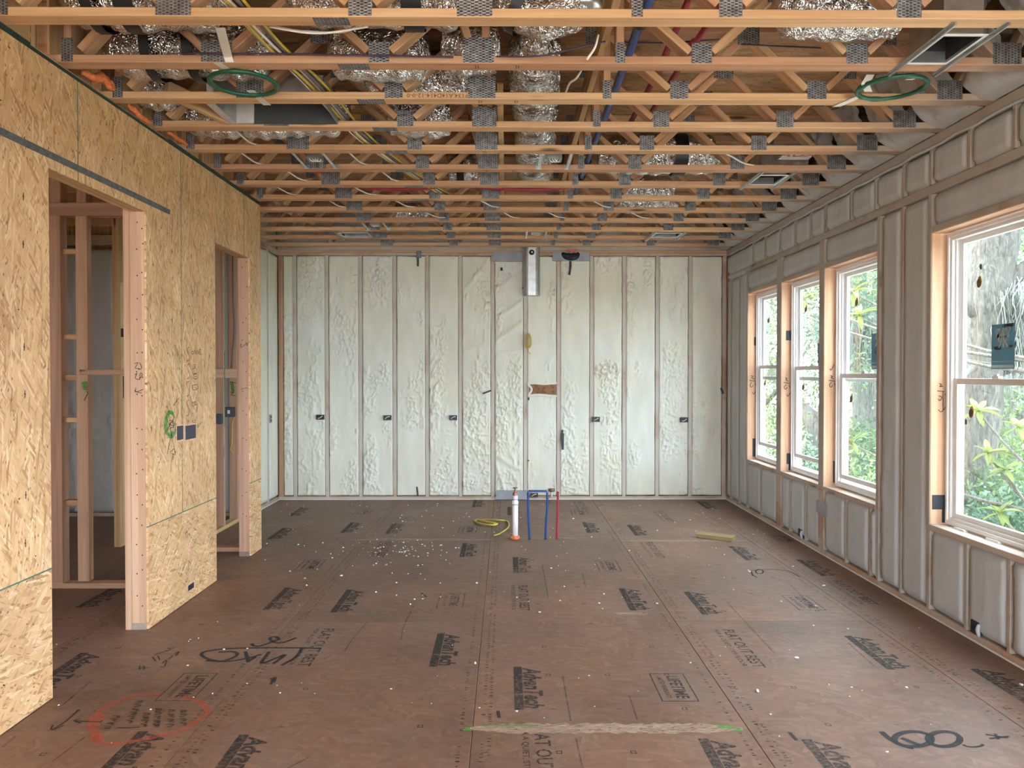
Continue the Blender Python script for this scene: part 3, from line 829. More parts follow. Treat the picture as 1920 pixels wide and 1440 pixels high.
# ================================================================== passage behind the sheathed wall
hl = empty('wall_passage', (-3.0, 5.6, 0), 'open stud partition seen through the first doorway', 'wall', kind='structure')
YH = 5.56
def hx(px): return ony(px, 720, YH).x
box('bottom_plate', (-5.2, hx(242)), (YH, YH + 0.089), (0.0, 0.039), M_STUD, hl, 'x')
box('stud', (hx(92), hx(115)), (YH, YH + 0.089), (0.0395, 2.686), M_STUD, hl, 'z')
box('stud', (hx(143), hx(165)), (YH, YH + 0.060), (0.055, 2.686), M_STUD, hl, 'z')
box('header', (-5.2, hx(238)), (YH - 0.002, YH + 0.089), (2.687, 2.782), M_STUD, hl, 'x')
for a, b in ((95, 116), (145, 164)):
    box('cripple', (hx(a), hx(b)), (YH + 0.001, YH + 0.088), (2.783, ZD - 0.05), M_STUD, hl, 'z')
for py in (470, 631, 708, 788, 944):
    z = ony(130, py, YH).z
    box('blocking', (hx(115.5), hx(143)), (YH + 0.03, YH + 0.089), (z - 0.019, z + 0.019), M_PINE, hl, 'x')
z = ony(200, 698, YH - 0.04).z
box('rail', (hx(155), hx(241)), (YH - 0.04, YH - 0.002), (z - 0.018, z + 0.018), M_STUD, hl, 'x')
box('stud', (hx(241), hx(241) + 0.038), (YH, YH + 0.089), (0.0, 2.686), M_STUD, hl, 'z')
# far wall of the passage
YH2 = 8.37
hb = empty('wall_passage_back', (-3.6, YH2, 0), 'dim spray foam wall at the end of the passage', 'wall', kind='structure')
to_hb = lambda u, v, d: (u * 1.0, YH2 - d + 0 * u, v * 1.0)
def hb_h(U, V): return back_height(U + 7, V) * 1.6
sx = [-5.2] + [-5.02 + 0.4064 * k for k in range(6)] + [XA - 0.09]
for a, b in zip(sx[:-1], sx[1:]):
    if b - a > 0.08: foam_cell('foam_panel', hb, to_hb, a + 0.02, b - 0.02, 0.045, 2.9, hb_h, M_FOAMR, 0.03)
for s in sx[1:-1]: box('stud', (s - 0.02, s + 0.02), (YH2 - 0.003, YH2 + 0.138), (0.0395, 2.93), M_STUD, hb, 'z')
box('bottom_plate', (-5.2, XA - 0.09), (YH2 - 0.002, YH2 + 0.138), (0.0, 0.039), M_OVER2, hb, 'x')
box('top_plate', (-5.2, XA - 0.09), (YH2 - 0.03, YH2 + 0.138), (2.94, 3.05), M_OVER2, hb, 'x')
box('sheathing', (-5.3, XA - 0.05), (YH2 + 0.14, YH2 + 0.152), (-0.1, ZD), M_OSB, hb, 'x', 0.001)
for px, y in ((218, 6.9),):
    x = ony(px, 720, y).x
    box('stud', (x - 0.03, x + 0.03), (y, y + 0.089), (0.0, ZD - 0.05), M_PINE, hb, 'z')
x = ony(229, 720, 6.3).x
box('stud', (x - 0.012, x + 0.026), (6.3, 6.389), (ony(229, 745, 6.3).z, ony(229, 530, 6.3).z), plain('pale_new_lumber', (0.62, 0.50, 0.28), 0.7), hb, 'z')
# open stud wall on the line of the recess, seen through the second doorway
hs = empty('wall_recess_studs', (XA, 7.6, 0), 'open stud wall with outlet boxes beyond the second doorway', 'wall', kind='structure')
for y in (6.82, 7.23, 7.64, 8.03):
    box('stud', (XA - 0.089, XA), (y, y + 0.038), (0.0395, H - 0.08), M_STUD, hs, 'z')
box('bottom_plate', (XA - 0.089, XA), (6.7, 8.36), (0.0, 0.039), M_PINE, hs, 'y')
box('top_plate', (XA - 0.089, XA), (6.7, 8.36), (H - 0.079, H - 0.001), M_STUD, hs, 'y')
box('bottom_plate', (XA + 0.001, xs0 - 0.001), (6.70, 6.789), (0.0, 0.039), M_STUD, hs, 'x')
for y0, y1 in ((7.27, 7.638), (7.68, 8.028)):
    z = 1.555
    box('blocking', (XA - 0.06, XA - 0.002), (y0, y1), (z - 0.045, z + 0.045), M_STUD, hs, 'y')
# outer walls of the passage
ho = empty('wall_passage_left', (-5.25, 3, 0), 'outer wall of the passage', 'wall', kind='structure')
for y0, y1, z0, z1 in ((YF, 1.5, -0.1, ZD), (2.9, YH2 + 0.15, -0.1, ZD), (1.5, 2.9, -0.1, 0.7), (1.5, 2.9, 2.3, ZD)):
    box('sheathing', (-5.3, -5.24), (y0, y1), (z0, z1), M_OSB, ho, 'z', 0.001)
box('sheathing', (-5.24, xs0 - 0.001), (0.9, 0.95), (0.0, H), M_OSB, ho, 'z', 0.001)
portal((-5.35, 2.2, 1.5), (1.6, 1.4), (0, -math.pi / 2, 0))  # unseen opening in the outer wall, added to brighten the passage studs

# ================================================================== deck above
ce = empty('ceiling', (0, 3, ZD), 'underside of the upper subfloor above open web trusses', 'ceiling', kind='structure')
yy = [YF - 0.2] + [-1.2 + 1.22 * k for k in range(9)] + [YB + 0.2]
for a, b in zip(yy[:-1], yy[1:]):
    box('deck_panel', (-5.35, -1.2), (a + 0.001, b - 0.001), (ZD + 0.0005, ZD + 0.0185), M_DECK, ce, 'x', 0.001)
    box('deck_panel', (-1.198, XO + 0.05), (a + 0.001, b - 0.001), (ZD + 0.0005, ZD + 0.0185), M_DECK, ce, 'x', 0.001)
# joists over the passage
for k in range(16):
    y = 1.1 + 0.4877 * k
    if y < 8.3: box('joist', (-5.24, XL - 0.12 if y < 6.7 else XA - 0.1), (y, y + 0.038), (H + 0.001 , ZD), M_TRUSS, ce, 'x')

# ================================================================== open web floor trusses
ORD = ['first', 'second', 'third', 'fourth', 'fifth', 'sixth', 'seventh', 'eighth', 'ninth', 'tenth', 'eleventh', 'twelfth', 'last']
_plate = {}
def plate_mesh(wd, ht, horizontal=False):
    key = (round(wd, 3), round(ht, 3), horizontal)
    if key not in _plate:
        V, Fc = cuboid((-wd / 2, wd / 2), (-ht / 2, ht / 2), (-0.0008, 0.0008))
        me = bpy.data.meshes.new('truss_plate'); me.from_pydata(V, [], Fc); me.update(); me.materials.append(M_TPLATE)
        _plate[key] = me
    return _plate[key]
R_FRONT = Matrix(((0, 1, 0), (0, 0, -1), (-1, 0, 0)))      # local x -> -z, y -> x, z -> -y : teeth rows run vertically
def tplate(parent, x, z, wd, ht, y):
    o = bpy.data.objects.new('truss_plate', plate_mesh(ht, wd))
    return reg(o, Matrix.Translation((x, y - 0.0009, z)) @ R_FRONT.to_4x4(), parent)
def bplate(parent, x, y, wd, dp):
    o = bpy.data.objects.new('truss_plate', plate_mesh(dp, wd))
    R = Matrix(((0, 1, 0), (1, 0, 0), (0, 0, -1)))
    return reg(o, Matrix.Translation((x, y, H - 0.0009)) @ R.to_4x4(), parent)
BOT = [(-1.41, 0.15, 0.10), (-0.62, 0.10, 0.098), (-0.134, 0.15, 0.12), (0.558, 0.048, 0.10), (0.957, 0.10, 0.098), (1.72, 0.105, 0.10), (2.46, 0.14, 0.105)]
TOP = [-1.80, -1.015, -0.22, 0.50, 1.34, 2.10]
TRUSS_Y = []
def truss(k):
    yf = 3.38 + 0.4877 * k
    y0, y1 = yf - 0.089, yf
    ym = (y0 + y1) / 2
    xl = (XL - 0.095) if yf < 6.85 else XA - 0.09
    xr = XR + 0.085
    if k == 12: xr = XR - 0.02
    cnt = 'open web wood floor truss, %s counted from the camera' % ORD[k]
    t = empty('floor_truss', (0, ym, H), cnt, 'truss', 'floor trusses overhead')
    TRUSS_Y.append((y0, y1, t))
    cm = M_TRUSS
    box('bottom_chord', (xl, xr), (y0, y1), (H, H + 0.038), cm, t, 'x')
    box('top_chord', (xl, xr), (y0, y1), (ZD - 0.038, ZD), cm, t, 'x')
    zb, zt = H + 0.0385, ZD - 0.0385
    def web(xa, xb):      # from bottom xa to top xb
        if abs(xa - xb) < 0.02:
            box('web', (xa - 0.019, xa + 0.019), (y0 + 0.0005, y1 - 0.0005), (zb, zt), cm, t, 'z')
        else:
            d = Vector((xb - xa, 0, zt - zb)).normalized()
            p0 = Vector((xa, ym, zb)) + d * 0.035; p1 = Vector((xb, ym, zt)) - d * 0.035
            beam('web', p0, p1, 0.088, 0.037, (0, 1, 0), cm, t)
    s = 1 if k % 2 else -1
    if yf < 6.85:
        web(-2.10, -1.80); web(-2.135, -2.135)
    else:
        web(-2.72, -2.45); web(-2.10, -2.45); web(-2.10, -1.80)
    for xa, xb in ((-1.44, -1.80), (-1.38, -1.015), (-0.65, -1.015), (-0.59, -0.22), (-0.16, -0.26), (-0.10, -0.10),
                   (0.558, 0.558), (0.93, 0.55), (0.985, 1.34), (1.69, 1.34), (1.75, 2.10), (2.43, 2.10), (2.49, 2.66)):
        web(xa, xb)
    for x, wd, ht in BOT:
        tplate(t, x, H + 0.004 + ht / 2, wd, ht, y0)
    if yf < 6.85: tplate(t, -2.135, H + 0.06, 0.055, 0.115, y0)
    for x in TOP: tplate(t, x, ZD - 0.055, 0.12, 0.10, y0)
    bplate(t, -0.75, ym, 0.15, 0.07)
    return t
TR = [truss(k) for k in range(13)]

# strongback boards threaded through the webs
sb = beam('strongback', (0.50, 3.0, ZD - 0.17), (0.50, 7.1, ZD - 0.17), 0.14, 0.037, (0, 0, 1), M_PINE)
tag(sb, 'long pine bracing board threaded through the trusses beside the blue pipe', 'board')
sb2 = beam('strongback', (-0.035, 4.62, H + 0.15), (-0.035, 7.0, H + 0.15), 0.14, 0.037, (0, 0, 1), M_PINE)
tag(sb2, 'pine bracing board running lengthwise left of the round foil duct', 'board')

# foam in the shaded tone, packed into the truss ends along the right wall
def pillow(name, x, y, z, h, parent, mat, seed, n=26):
    """irregular foam mass between (x0,x1),(y0,y1),(z0,z1), rough towards -x and down."""
    u = np.linspace(0, 1, n)
    U, V = np.meshgrid(u, u)
    nz = fbm(U * 4 + seed, V * 4, seed, 4)
    X = XR - 0.015 - (XR - 0.015 - x[0]) * V ** 0.55 * (0.62 + 0.62 * nz) + 0.006 * (fbm(U * 14 + seed, V * 14, seed + 3, 3) - 0.5)
    Y = y[0] + (y[1] - y[0]) * U
    Z = z[0] - 0.004 + (z[1] - z[0]) * V ** 1.3 + 0.03 * (nz - 0.5) * np.sin(np.pi * V)
    P = np.stack([X.ravel(), Y.ravel(), Z.ravel()], 1)
    c = np.array([x[1], (y[0] + y[1]) / 2, z[0]])
    idx = np.arange(n * n).reshape(n, n)
    Q = np.stack([idx[:-1, :-1].ravel(), idx[:-1, 1:].ravel(), idx[1:, 1:].ravel(), idx[1:, :-1].ravel()], 1)
    return mk_np(name, P - c, Q, mat, parent, Matrix.Translation(Vector(c)))
for i in range(-1, 13):
    ya = 3.38 + 0.4877 * i + 0.002 if i >= 0 else 2.895
    yb = 3.38 + 0.4877 * (i + 1) - 0.091 if i < 12 else YB - 0.01
    pillow('rim_foam', (XR - 0.34, XR + 0.06), (ya, yb), (H + 0.0, ZD - 0.005), 0, wr, M_FOAMR, i + 5)

# ================================================================== outside: yard, trees, shrubs
ZG = -1.0
def yard_mat():
    g = G('leaf_litter_ground'); p = g.n('NewGeometry').outputs['Position']
    a = g.noise(p, 1.3, 6.0, 0.65); b = g.noise(p, 9.0, 5.0, 0.7)
    col = g.ramp(a, [(0.3, (0.13, 0.10, 0.065)), (0.5, (0.16, 0.15, 0.09)), (0.7, (0.12, 0.17, 0.07))])
    px_ = g.n('SeparateXYZ', {0: p}).outputs
    far = g.math('MAXIMUM', g.step(px_[0], 6.5, 9.5), g.step(px_[1], 8.0, 11.0))
    bounce_pale = g.math('SUBTRACT', 1.0, g.math('ADD', far, g.math('MULTIPLY', g.math('SUBTRACT', a, 0.5), 0.8)), True)
    col = g.mix(bounce_pale, col, (0.62, 0.57, 0.49))  # pale unseen ground beside the house, added to bounce light up onto the trusses
    col = g.mix(1.0, col, g.ramp(b, [(0.3, (0.75,) * 3), (0.7, (1.2,) * 3)]), 'MULTIPLY')
    g.bsdf(col, 0.9, 0, b, 0.6, 0.05)
    return g.m
u = np.linspace(-45, 45, 61); U, V = np.meshgrid(u, u)
P = np.stack([U.ravel(), V.ravel() + 10, (0.12 * fbm(U * 0.35, V * 0.35, 8, 3) + 0.0).ravel() - 0.06], 1)
idx = np.arange(61 * 61).reshape(61, 61)
Q = np.stack([idx[:-1, :-1].ravel(), idx[:-1, 1:].ravel(), idx[1:, 1:].ravel(), idx[1:, :-1].ravel()], 1)
yard = mk_np('yard', P, Q, yard_mat(), None, Matrix.Translation((0, 0, ZG)))
tag(yard, 'leafy ground outside below the windows', 'ground', kind='structure')

def leaf_mat(name, a, b, trans=0.45):
    g = G(name); r = g.n('NewGeometry').outputs['Random Per Island']
    col = g.ramp(r, [(0.0, a), (0.75, b), (1.0, tuple(min(1, x * 1.35) for x in b))])
    d = g.n('BsdfPrincipled', {'Base Color': col, 'Roughness': 0.5})
    t = g.n('BsdfTranslucent', {'Color': col})
    m = g.n('MixShader', {0: trans})
    g.nt.links.new(d.outputs[0], m.inputs[1]); g.nt.links.new(t.outputs[0], m.inputs[2])
    g.nt.links.new(m.outputs[0], g.out.inputs[0])
    return g.m
M_LEAF1 = leaf_mat('oak_leaves', (0.035, 0.07, 0.026), (0.085, 0.135, 0.058))
M_LEAF2 = leaf_mat('pale_leaves', (0.065, 0.11, 0.038), (0.14, 0.19, 0.075))
M_LEAF3 = leaf_mat('blue_green_leaves', (0.042, 0.085, 0.056), (0.10, 0.155, 0.105))
M_MAG = leaf_mat('magnolia_leaves', (0.07, 0.13, 0.035), (0.17, 0.20, 0.055), 0.4)
M_MOSS = leaf_mat('hanging_moss', (0.12, 0.13, 0.115), (0.22, 0.23, 0.21), 0.3)
def bark_mat(name, a, b):
    g = G(name); c = g.coords()
    n1 = g.noise(g.scale(c, (20, 20, 5)), 1.5, 6.0, 0.7, 0.8)
    g.bsdf(g.ramp(n1, [(0.35, a), (0.65, b)]), 0.9, 0, n1, 0.9, 0.04)
    return g.m
M_BARK = bark_mat('oak_bark', (0.03, 0.027, 0.022), (0.13, 0.12, 0.105))
M_BARK2 = bark_mat('pale_bark', (0.07, 0.066, 0.06), (0.20, 0.195, 0.175))

def leaf_cloud(centres, radii, n, size, seed, flat=0.75, jit=0.35):
    r = np.random.default_rng(seed)
    C = np.repeat(np.asarray(centres, float), n, 0); Rr = np.repeat(np.asarray(radii, float), n)
    m = len(C)
    d = r.normal(size=(m, 3)); d /= np.linalg.norm(d, axis=1)[:, None]
    rad = Rr * r.random(m) ** 0.42
    P = C + d * rad[:, None] * np.array([1, 1, flat])
    a = r.normal(size=(m, 3)); a[:, 2] -= 0.35; a /= np.linalg.norm(a, axis=1)[:, None]
    b = np.cross(a, r.normal(size=(m, 3))); b /= np.linalg.norm(b, axis=1)[:, None]
    L = size * (1 - jit + 2 * jit * r.random(m)); W = L * 0.42
    v0 = P; v1 = P + a * (L * 0.5)[:, None] + b * (W * 0.5)[:, None]
    v2 = P + a * L[:, None]; v3 = P + a * (L * 0.5)[:, None] - b * (W * 0.5)[:, None]
    V = np.stack([v0, v1, v2, v3], 1).reshape(-1, 3)
    Q = np.arange(m * 4).reshape(-1, 4)
    return V, Q
def moss_cloud(starts, n, seed, length=0.7, spread=0.35, width=0.02):
    r = np.random.default_rng(seed)
    S = np.repeat(np.asarray(starts, float), n, 0); m = len(S)
    S = S + r.normal(size=(m, 3)) * np.array([spread, spread, spread * 0.3])
    L = length * (0.3 + r.random(m)); segs = 3
    an = r.random(m) * 6.28
    sd = np.stack([np.cos(an), np.sin(an), 0 * an], 1) * width / 2
    V, Q = [], []
    pts = []
    for k in range(segs + 1):
        t = k / segs
        p = S + np.stack([0.05 * np.sin(3 * t + an), 0.05 * np.cos(2 * t + an * 2), -L * t], 1)
        wv = sd * (1 - 0.7 * t)
        pts += [p - wv, p + wv]
    V = np.stack(pts, 1).reshape(-1, 3)
    base = np.arange(m)[:, None] * (2 * (segs + 1))
    for k in range(segs):
        Q.append(base + np.array([2 * k, 2 * k + 1, 2 * k + 3, 2 * k + 2]))
    return V, np.concatenate(Q, 0)
def bark_tube(pts, rs, seed, n=14, k=5):
    P = smooth_path(pts, k)
    R = np.interp(np.linspace(0, 1, len(P)), np.linspace(0, 1, len(rs)), rs)
    V, Q = tube_arrays(P, list(R), n, True)
    V = np.array([tuple(v) for v in V]); C = np.repeat(np.array([tuple(p) for p in P]), n, 0)
    an = np.tile(np.arange(n), len(P)); al = np.repeat(np.arange(len(P)), n)
    s = 0.88 + 0.28 * vnoise(an * 0.9 + seed, al * 0.7, seed)
    V = C + (V - C) * s[:, None]
    return [tuple(v) for v in V], Q
def tree(name, label, cat, base, trunk, rs, branches, blobs, nleaf, lsize, lmat, bmat, seed, moss=None, group='trees outside the windows'):
    """trunk / branches: polylines relative to base; blobs: (dx, dy, dz, r)."""
    b = Vector(base)
    root = empty(name, base, label, cat, group)
    M = Matrix.Translation(b)
    V, Q = bark_tube(trunk, rs, seed)
    mk('trunk', V, Q, bmat, root, M, True)
    for i, (pts, r) in enumerate(branches):
        V, Q = bark_tube(pts, r, seed + i + 1, 8)
        mk('branch', V, Q, bmat, root, M, True)
    if blobs:
        V, Q = leaf_cloud([x[:3] for x in blobs], [x[3] for x in blobs], nleaf, lsize, seed)
        o = mk_np('foliage', V, Q, lmat, root, M, False); o['kind'] = 'stuff'
    if moss:
        V, Q = moss_cloud(moss[0], moss[1], seed + 50, *moss[2:])
        o = mk_np('moss', V, Q, M_MOSS, root, M, False); o['kind'] = 'stuff'
    return root
def blobs_for(seed, n, cx, cy, z0, z1, rad, r0=0.55, r1=1.0):
    r = random.Random(seed); out = []
    for _ in range(n):
        a, d = r.random() * 6.28, rad * math.sqrt(r.random())
        out.append((cx + math.cos(a) * d, cy + math.sin(a) * d, z0 + (z1 - z0) * r.random(), r0 + (r1 - r0) * r.random()))
    return out
def rel(px, py, y, base):
    return tuple(ony(px, py, y) - Vector(base))
# big mossy oak filling the nearest window
B1 = (5.75, 10.0, ZG)
tr1 = [(0, 0, -0.05), rel(1800, 1000, 10.0, B1), rel(1822, 760, 10.0, B1), rel(1845, 560, 10.0, B1), rel(1872, 420, 10.0, B1), rel(1900, 250, 10.0, B1)]
limb = [rel(1842, 590, 10.0, B1), rel(1880, 545, 9.9, B1), rel(1925, 500, 9.8, B1), rel(2000, 460, 9.6, B1)]
limb2 = [rel(1838, 610, 10.0, B1), rel(1805, 560, 9.6, B1), rel(1770, 500, 9.3, B1)]
limb3 = [rel(1832, 680, 10.0, B1), rel(1812, 700, 9.4, B1), rel(1780, 715, 9.2, B1)]
tree('oak_tree', 'big leaning oak trunk hung with pale moss outside the nearest window', 'tree', B1, tr1, [0.36, 0.34, 0.33, 0.30, 0.27, 0.22],
     [(limb, [0.13, 0.11, 0.09, 0.07]), (limb2, [0.06, 0.04, 0.025]), (limb3, [0.05, 0.035, 0.02])],
     blobs_for(1, 10, 0.3, 1.6, 2.6, 6.0, 2.2), 420, 0.09, M_LEAF3, M_BARK, 3,
     ([rel(1870, 560, 9.9, B1), rel(1890, 560, 9.9, B1), rel(1910, 540, 9.8, B1), rel(1930, 560, 9.8, B1), rel(1900, 610, 9.9, B1), rel(1915, 640, 9.9, B1), rel(1880, 640, 10.0, B1)], 260, 0.55, 0.16, 0.014))
# mossy oak behind the grouped windows
B2 = (7.5, 16.0, ZG)
tr2 = [(0, 0, -0.05), rel(1628, 860, 16, B2), rel(1622, 720, 16, B2), rel(1612, 600, 16, B2), rel(1600, 480, 16, B2), rel(1590, 380, 16, B2)]
tree('oak_tree', 'moss-draped oak trunk seen through the right one of the grouped windows', 'tree', B2, tr2, [0.36, 0.30, 0.27, 0.25, 0.22, 0.18],
     [([rel(1620, 700, 16, B2), rel(1650, 640, 15.8, B2), rel(1690, 560, 15.5, B2)], [0.10, 0.08, 0.05]),
      ([rel(1615, 640, 16, B2), rel(1570, 600, 15.8, B2), rel(1520, 590, 15.6, B2)], [0.09, 0.07, 0.04])],
     blobs_for(2, 14, -0.5, 1.0, 3.2, 7.0, 2.6), 420, 0.10, M_LEAF1, M_BARK2, 5,
     ([rel(1612, 600, 15.7, B2), rel(1625, 640, 15.6, B2), rel(1605, 560, 15.7, B2), rel(1640, 620, 15.6, B2), rel(1560, 600, 15.6, B2)], 260, 0.9, 0.22, 0.02))
B3 = (6.05, 13.2, ZG)
tree('oak_tree', 'fallen-looking grey limb and slender oak behind the middle grouped window', 'tree', B3,
     [(0, 0, -0.05), rel(1560, 880, 13.2, B3), rel(1530, 800, 13.4, B3), rel(1500, 760, 13.8, B3), rel(1450, 700, 14.2, B3)], [0.20, 0.17, 0.15, 0.12, 0.09],
     [([rel(1530, 800, 13.4, B3), rel(1560, 720, 13.2, B3), rel(1600, 680, 13.0, B3)], [0.07, 0.05, 0.03])],
     blobs_for(3, 10, -0.4, 1.0, 2.2, 5.2, 1.6), 380, 0.08, M_LEAF2, M_BARK, 8)
spec = [(8.2, 12.6, M_LEAF2, 'pale leafy tree standing right behind the leaning mossy oak'), (5.6, 17.5, M_LEAF1, 'dark green tree far off in the middle grouped window'),
        (9.6, 15.4, M_LEAF3, 'blue green tree beyond the nearest window'), (6.3, 21.0, M_LEAF2, 'light green tree far off beside the back wall window'),
        (9.6, 20.0, M_LEAF1, 'dark green tree far behind the moss-draped oak'), (12.2, 19.0, M_LEAF2, 'light green tree at the far right of the yard'),
        (8.0, 26.0, M_LEAF3, 'blue green tree at the back of the yard'), (13.2, 26.0, M_LEAF1, 'tall dark tree at the far corner of the yard'), (16.0, 23.0, M_LEAF3, 'blue green tree at the outer edge of the yard')]
for i, (x, y, lm, lab) in enumerate(spec):
    tree('yard_tree', lab, 'tree', (x, y, ZG), [(0, 0, -0.05), (0.1, 0.05, 1.5), (-0.05, 0.1, 3.2), (0.1, 0, 5.5)], [0.17, 0.14, 0.12, 0.07],
         [([(0.08, 0.05, 1.6), (0.7, -0.2, 2.4), (1.2, -0.3, 3.2)], [0.06, 0.05, 0.03]), ([(-0.03, 0.1, 2.2), (-0.7, -0.2, 3.0), (-1.1, 0.1, 3.8)], [0.06, 0.05, 0.03])],
         blobs_for(20 + i, 26, 0, 0, 1.0, 7.0, 2.4, 0.6, 1.1), 330, 0.10, lm, M_BARK if i % 2 else M_BARK2, 30 + i,
         ([(0.8, -0.6, 3.0), (-0.7, -0.5, 3.6), (0.2, -1.0, 4.2)], 90, 0.9, 0.3, 0.025) if i % 3 == 0 else None)
bush = [(4.9, 9.4, 0.9, M_LEAF2, 'light green bush low outside the nearest window'), (6.4, 9.0, 0.9, M_LEAF1, 'dark bush beneath the leaning oak'), (5.2, 11.6, 1.0, M_LEAF1, 'rounded green bush outside the grouped windows'),
        (4.4, 11.0, 0.8, M_LEAF3, 'small blue green bush near the house'), (7.2, 11.2, 1.2, M_LEAF2, 'wide pale bush behind the leaning oak'), (6.9, 14.4, 1.1, M_LEAF3, 'blue green bush in front of the moss-draped oak'),
        (4.6, 14.0, 1.1, M_LEAF2, 'pale bush outside the window by the back wall'), (8.8, 14.2, 1.2, M_LEAF1, 'large dark bush at the edge of the trees'), (5.6, 8.2, 0.75, M_LEAF3, 'low bush close to the nearest window')]
for i, (x, y, r, lm, lab) in enumerate(bush):
    root = empty('bush', (x, y, ZG), lab, 'bush', 'bushes outside the windows')
    bl = blobs_for(60 + i, 9, 0, 0, 0.35, 0.5 + r, r * 0.8, 0.4, 0.65)
    V, Q = leaf_cloud([b[:3] for b in bl], [b[3] for b in bl], 300, 0.085, 70 + i)
    o = mk_np('foliage', V, Q, lm, root, Matrix.Translation((x, y, ZG)), False); o['kind'] = 'stuff'
    for j in range(4):
        a = j * 1.6 + i
        V, Q = bark_tube([(0, 0, -0.05), (0.12 * math.cos(a), 0.12 * math.sin(a), 0.4), (0.35 * math.cos(a), 0.35 * math.sin(a), 0.9)], [0.025, 0.02, 0.012], i, 6, 3)
        mk('stem', V, Q, M_BARK, root, Matrix.Translation((x, y, ZG)), True)
# magnolia with rosettes of large leaves
BM = (5.2, 6.9, ZG)
mag = empty('magnolia_tree', BM, 'young magnolia with rosettes of large bright leaves close to the windows', 'tree')
def big_leaf(L, W, droop):
    V, Fc = [], []
    n = 6
    for i in range(n + 1):
        t = i / n; wv = W * math.sin(math.pi * min(1, t * 0.93 + 0.05)) ** 0.8 / 2
        z = -droop * t * t
        V += [(t * L, -wv, z + 0.012 * wv / W), (t * L, 0, z - 0.008), (t * L, wv, z + 0.012 * wv / W)]
    for i in range(n):
        for j in range(2): Fc.append((3 * i + j, 3 * i + 3 + j, 3 * i + 4 + j, 3 * i + 1 + j))
    me = bpy.data.meshes.new('leaf'); me.from_pydata(V, [], Fc); me.update(); me.materials.append(M_MAG)
    me.polygons.foreach_set('use_smooth', [True] * len(me.polygons))
    return me
LEAFM = [big_leaf(0.19, 0.055, 0.03), big_leaf(0.16, 0.05, 0.06), big_leaf(0.21, 0.06, 0.09)]
M = Matrix.Translation(Vector(BM))
V, Q = bark_tube([(0, 0, -0.05), (0.03, 0.02, 0.9), (-0.02, 0.05, 2.0), (0.02, 0, 3.4)], [0.07, 0.06, 0.05, 0.03], 4, 10)
mk('trunk', V, Q, M_BARK2, mag, M, True)
rr = random.Random(5)
for (px, py, y, zt) in [(1835, 770, 7.2, 1.5), (1852, 848, 7.5, 1.1), (1885, 880, 7.4, 1.0), (1600, 545, 8.2, 2.6), (1596, 828, 8.6, 1.2), (1610, 590, 8.4, 2.5), (1505, 560, 9.4, 2.6), (1910, 800, 7.3, 1.3), (1432, 560, 10.2, 2.5), (1875, 960, 7.4, 0.8)]:
    p = ony(px, py, y)
    q = p - Vector(BM)
    br = [(0, 0.03, zt), tuple(Vector((0, 0.03, zt)).lerp(q, 0.5) + Vector((0.05, 0.1, -0.15))), tuple(q + Vector((0.02, 0.02, -0.03))), tuple(q)]
    V, Q = bark_tube(br, [0.022, 0.016, 0.010, 0.007], 6, 6, 4)
    bo = mk('branch', V, Q, M_BARK2, mag, M, True)
    for i in range(9):
        a = i * 2.4 + rr.random(); el = 0.1 + 0.75 * rr.random()
        o = bpy.data.objects.new('leaf', LEAFM[i % 3])
        R = Euler((rr.uniform(-0.4, 0.4), -el if i < 6 else 0.4, a)).to_matrix().to_4x4()
        reg(o, Matrix.Translation(p) @ R, bo)

# ================================================================== ducts, pipes and cables between the trusses
def ybay(k): return 3.38 + 0.4877 * k + 0.199            # middle of the bay behind truss k
def at_pix(px, y): return ony(px, 720, y).x
def duct_arrays(pts, r, seed, n=20, squash=0.9, step=0.028):
    L = sum((Vector(b) - Vector(a)).length for a, b in zip(pts[:-1], pts[1:]))
    P = smooth_path(pts, max(4, int(L / step / max(1, len(pts) - 1))))
    V, Q = tube_arrays(P, 1.0, n, True)
    V = np.array([tuple(v) for v in V]); C = np.repeat(np.array([tuple(p) for p in P]), n, 0)
    al = np.repeat(np.arange(len(P)), n) * step; an = np.tile(np.arange(n), len(P)) * (2 * math.pi / n)
    rad = r * (0.93 + 0.06 * np.sin(al * 60) * (0.4 + vnoise(al * 3, an * 0.8 + seed, seed)) + 0.14 * (vnoise(al * 7 + seed, np.sin(an) * 2 + 9, seed + 1) - 0.5)
               + 0.06 * (vnoise(al * 26, np.cos(an) * 4 + 5, seed + 2) - 0.5))
    t = np.arange(len(P)) / (len(P) - 1)
    endt = np.repeat(np.clip(np.minimum(t, 1 - t) * 14, 0.55, 1.0), n)
    V = C + (V - C) * (rad * endt)[:, None] * np.array([1, 1, squash])
    return V, Q
def flex_duct(label, pts, r, seed, bands=(), group='foil wrapped ducts between the trusses', squash=0.95):
    V, Q = duct_arrays(pts, r, seed, squash=squash)
    c = V.mean(0)
    root = empty('flexible_duct', c, label, 'duct', group)
    mk('foil_jacket', [tuple(v - c) for v in V], Q, M_FOIL, root, Matrix.Translation(Vector(c)), True)
    P = smooth_path(pts, 20)
    for b in bands:
        i = int(b[0] * (len(P) - 1)); p = P[i]; d = (P[min(i + 1, len(P) - 1)] - P[max(i - 1, 0)]).normalized()
        h = b[1] / 2
        Vb, Qb = tube_arrays([p - d * h, p - d * h * 0.3, p + d * h * 0.3, p + d * h], r * 1.02, 20, False)
        Vb = np.array([tuple(v) for v in Vb]); cc = np.array(tuple(p))
        Vb = cc + (Vb - cc) * np.array([1, 1, squash]) 
        mk('strap', [tuple(v - c) for v in Vb], Qb, M_BLACK, root, Matrix.Translation(Vector(c)), True)
    return root
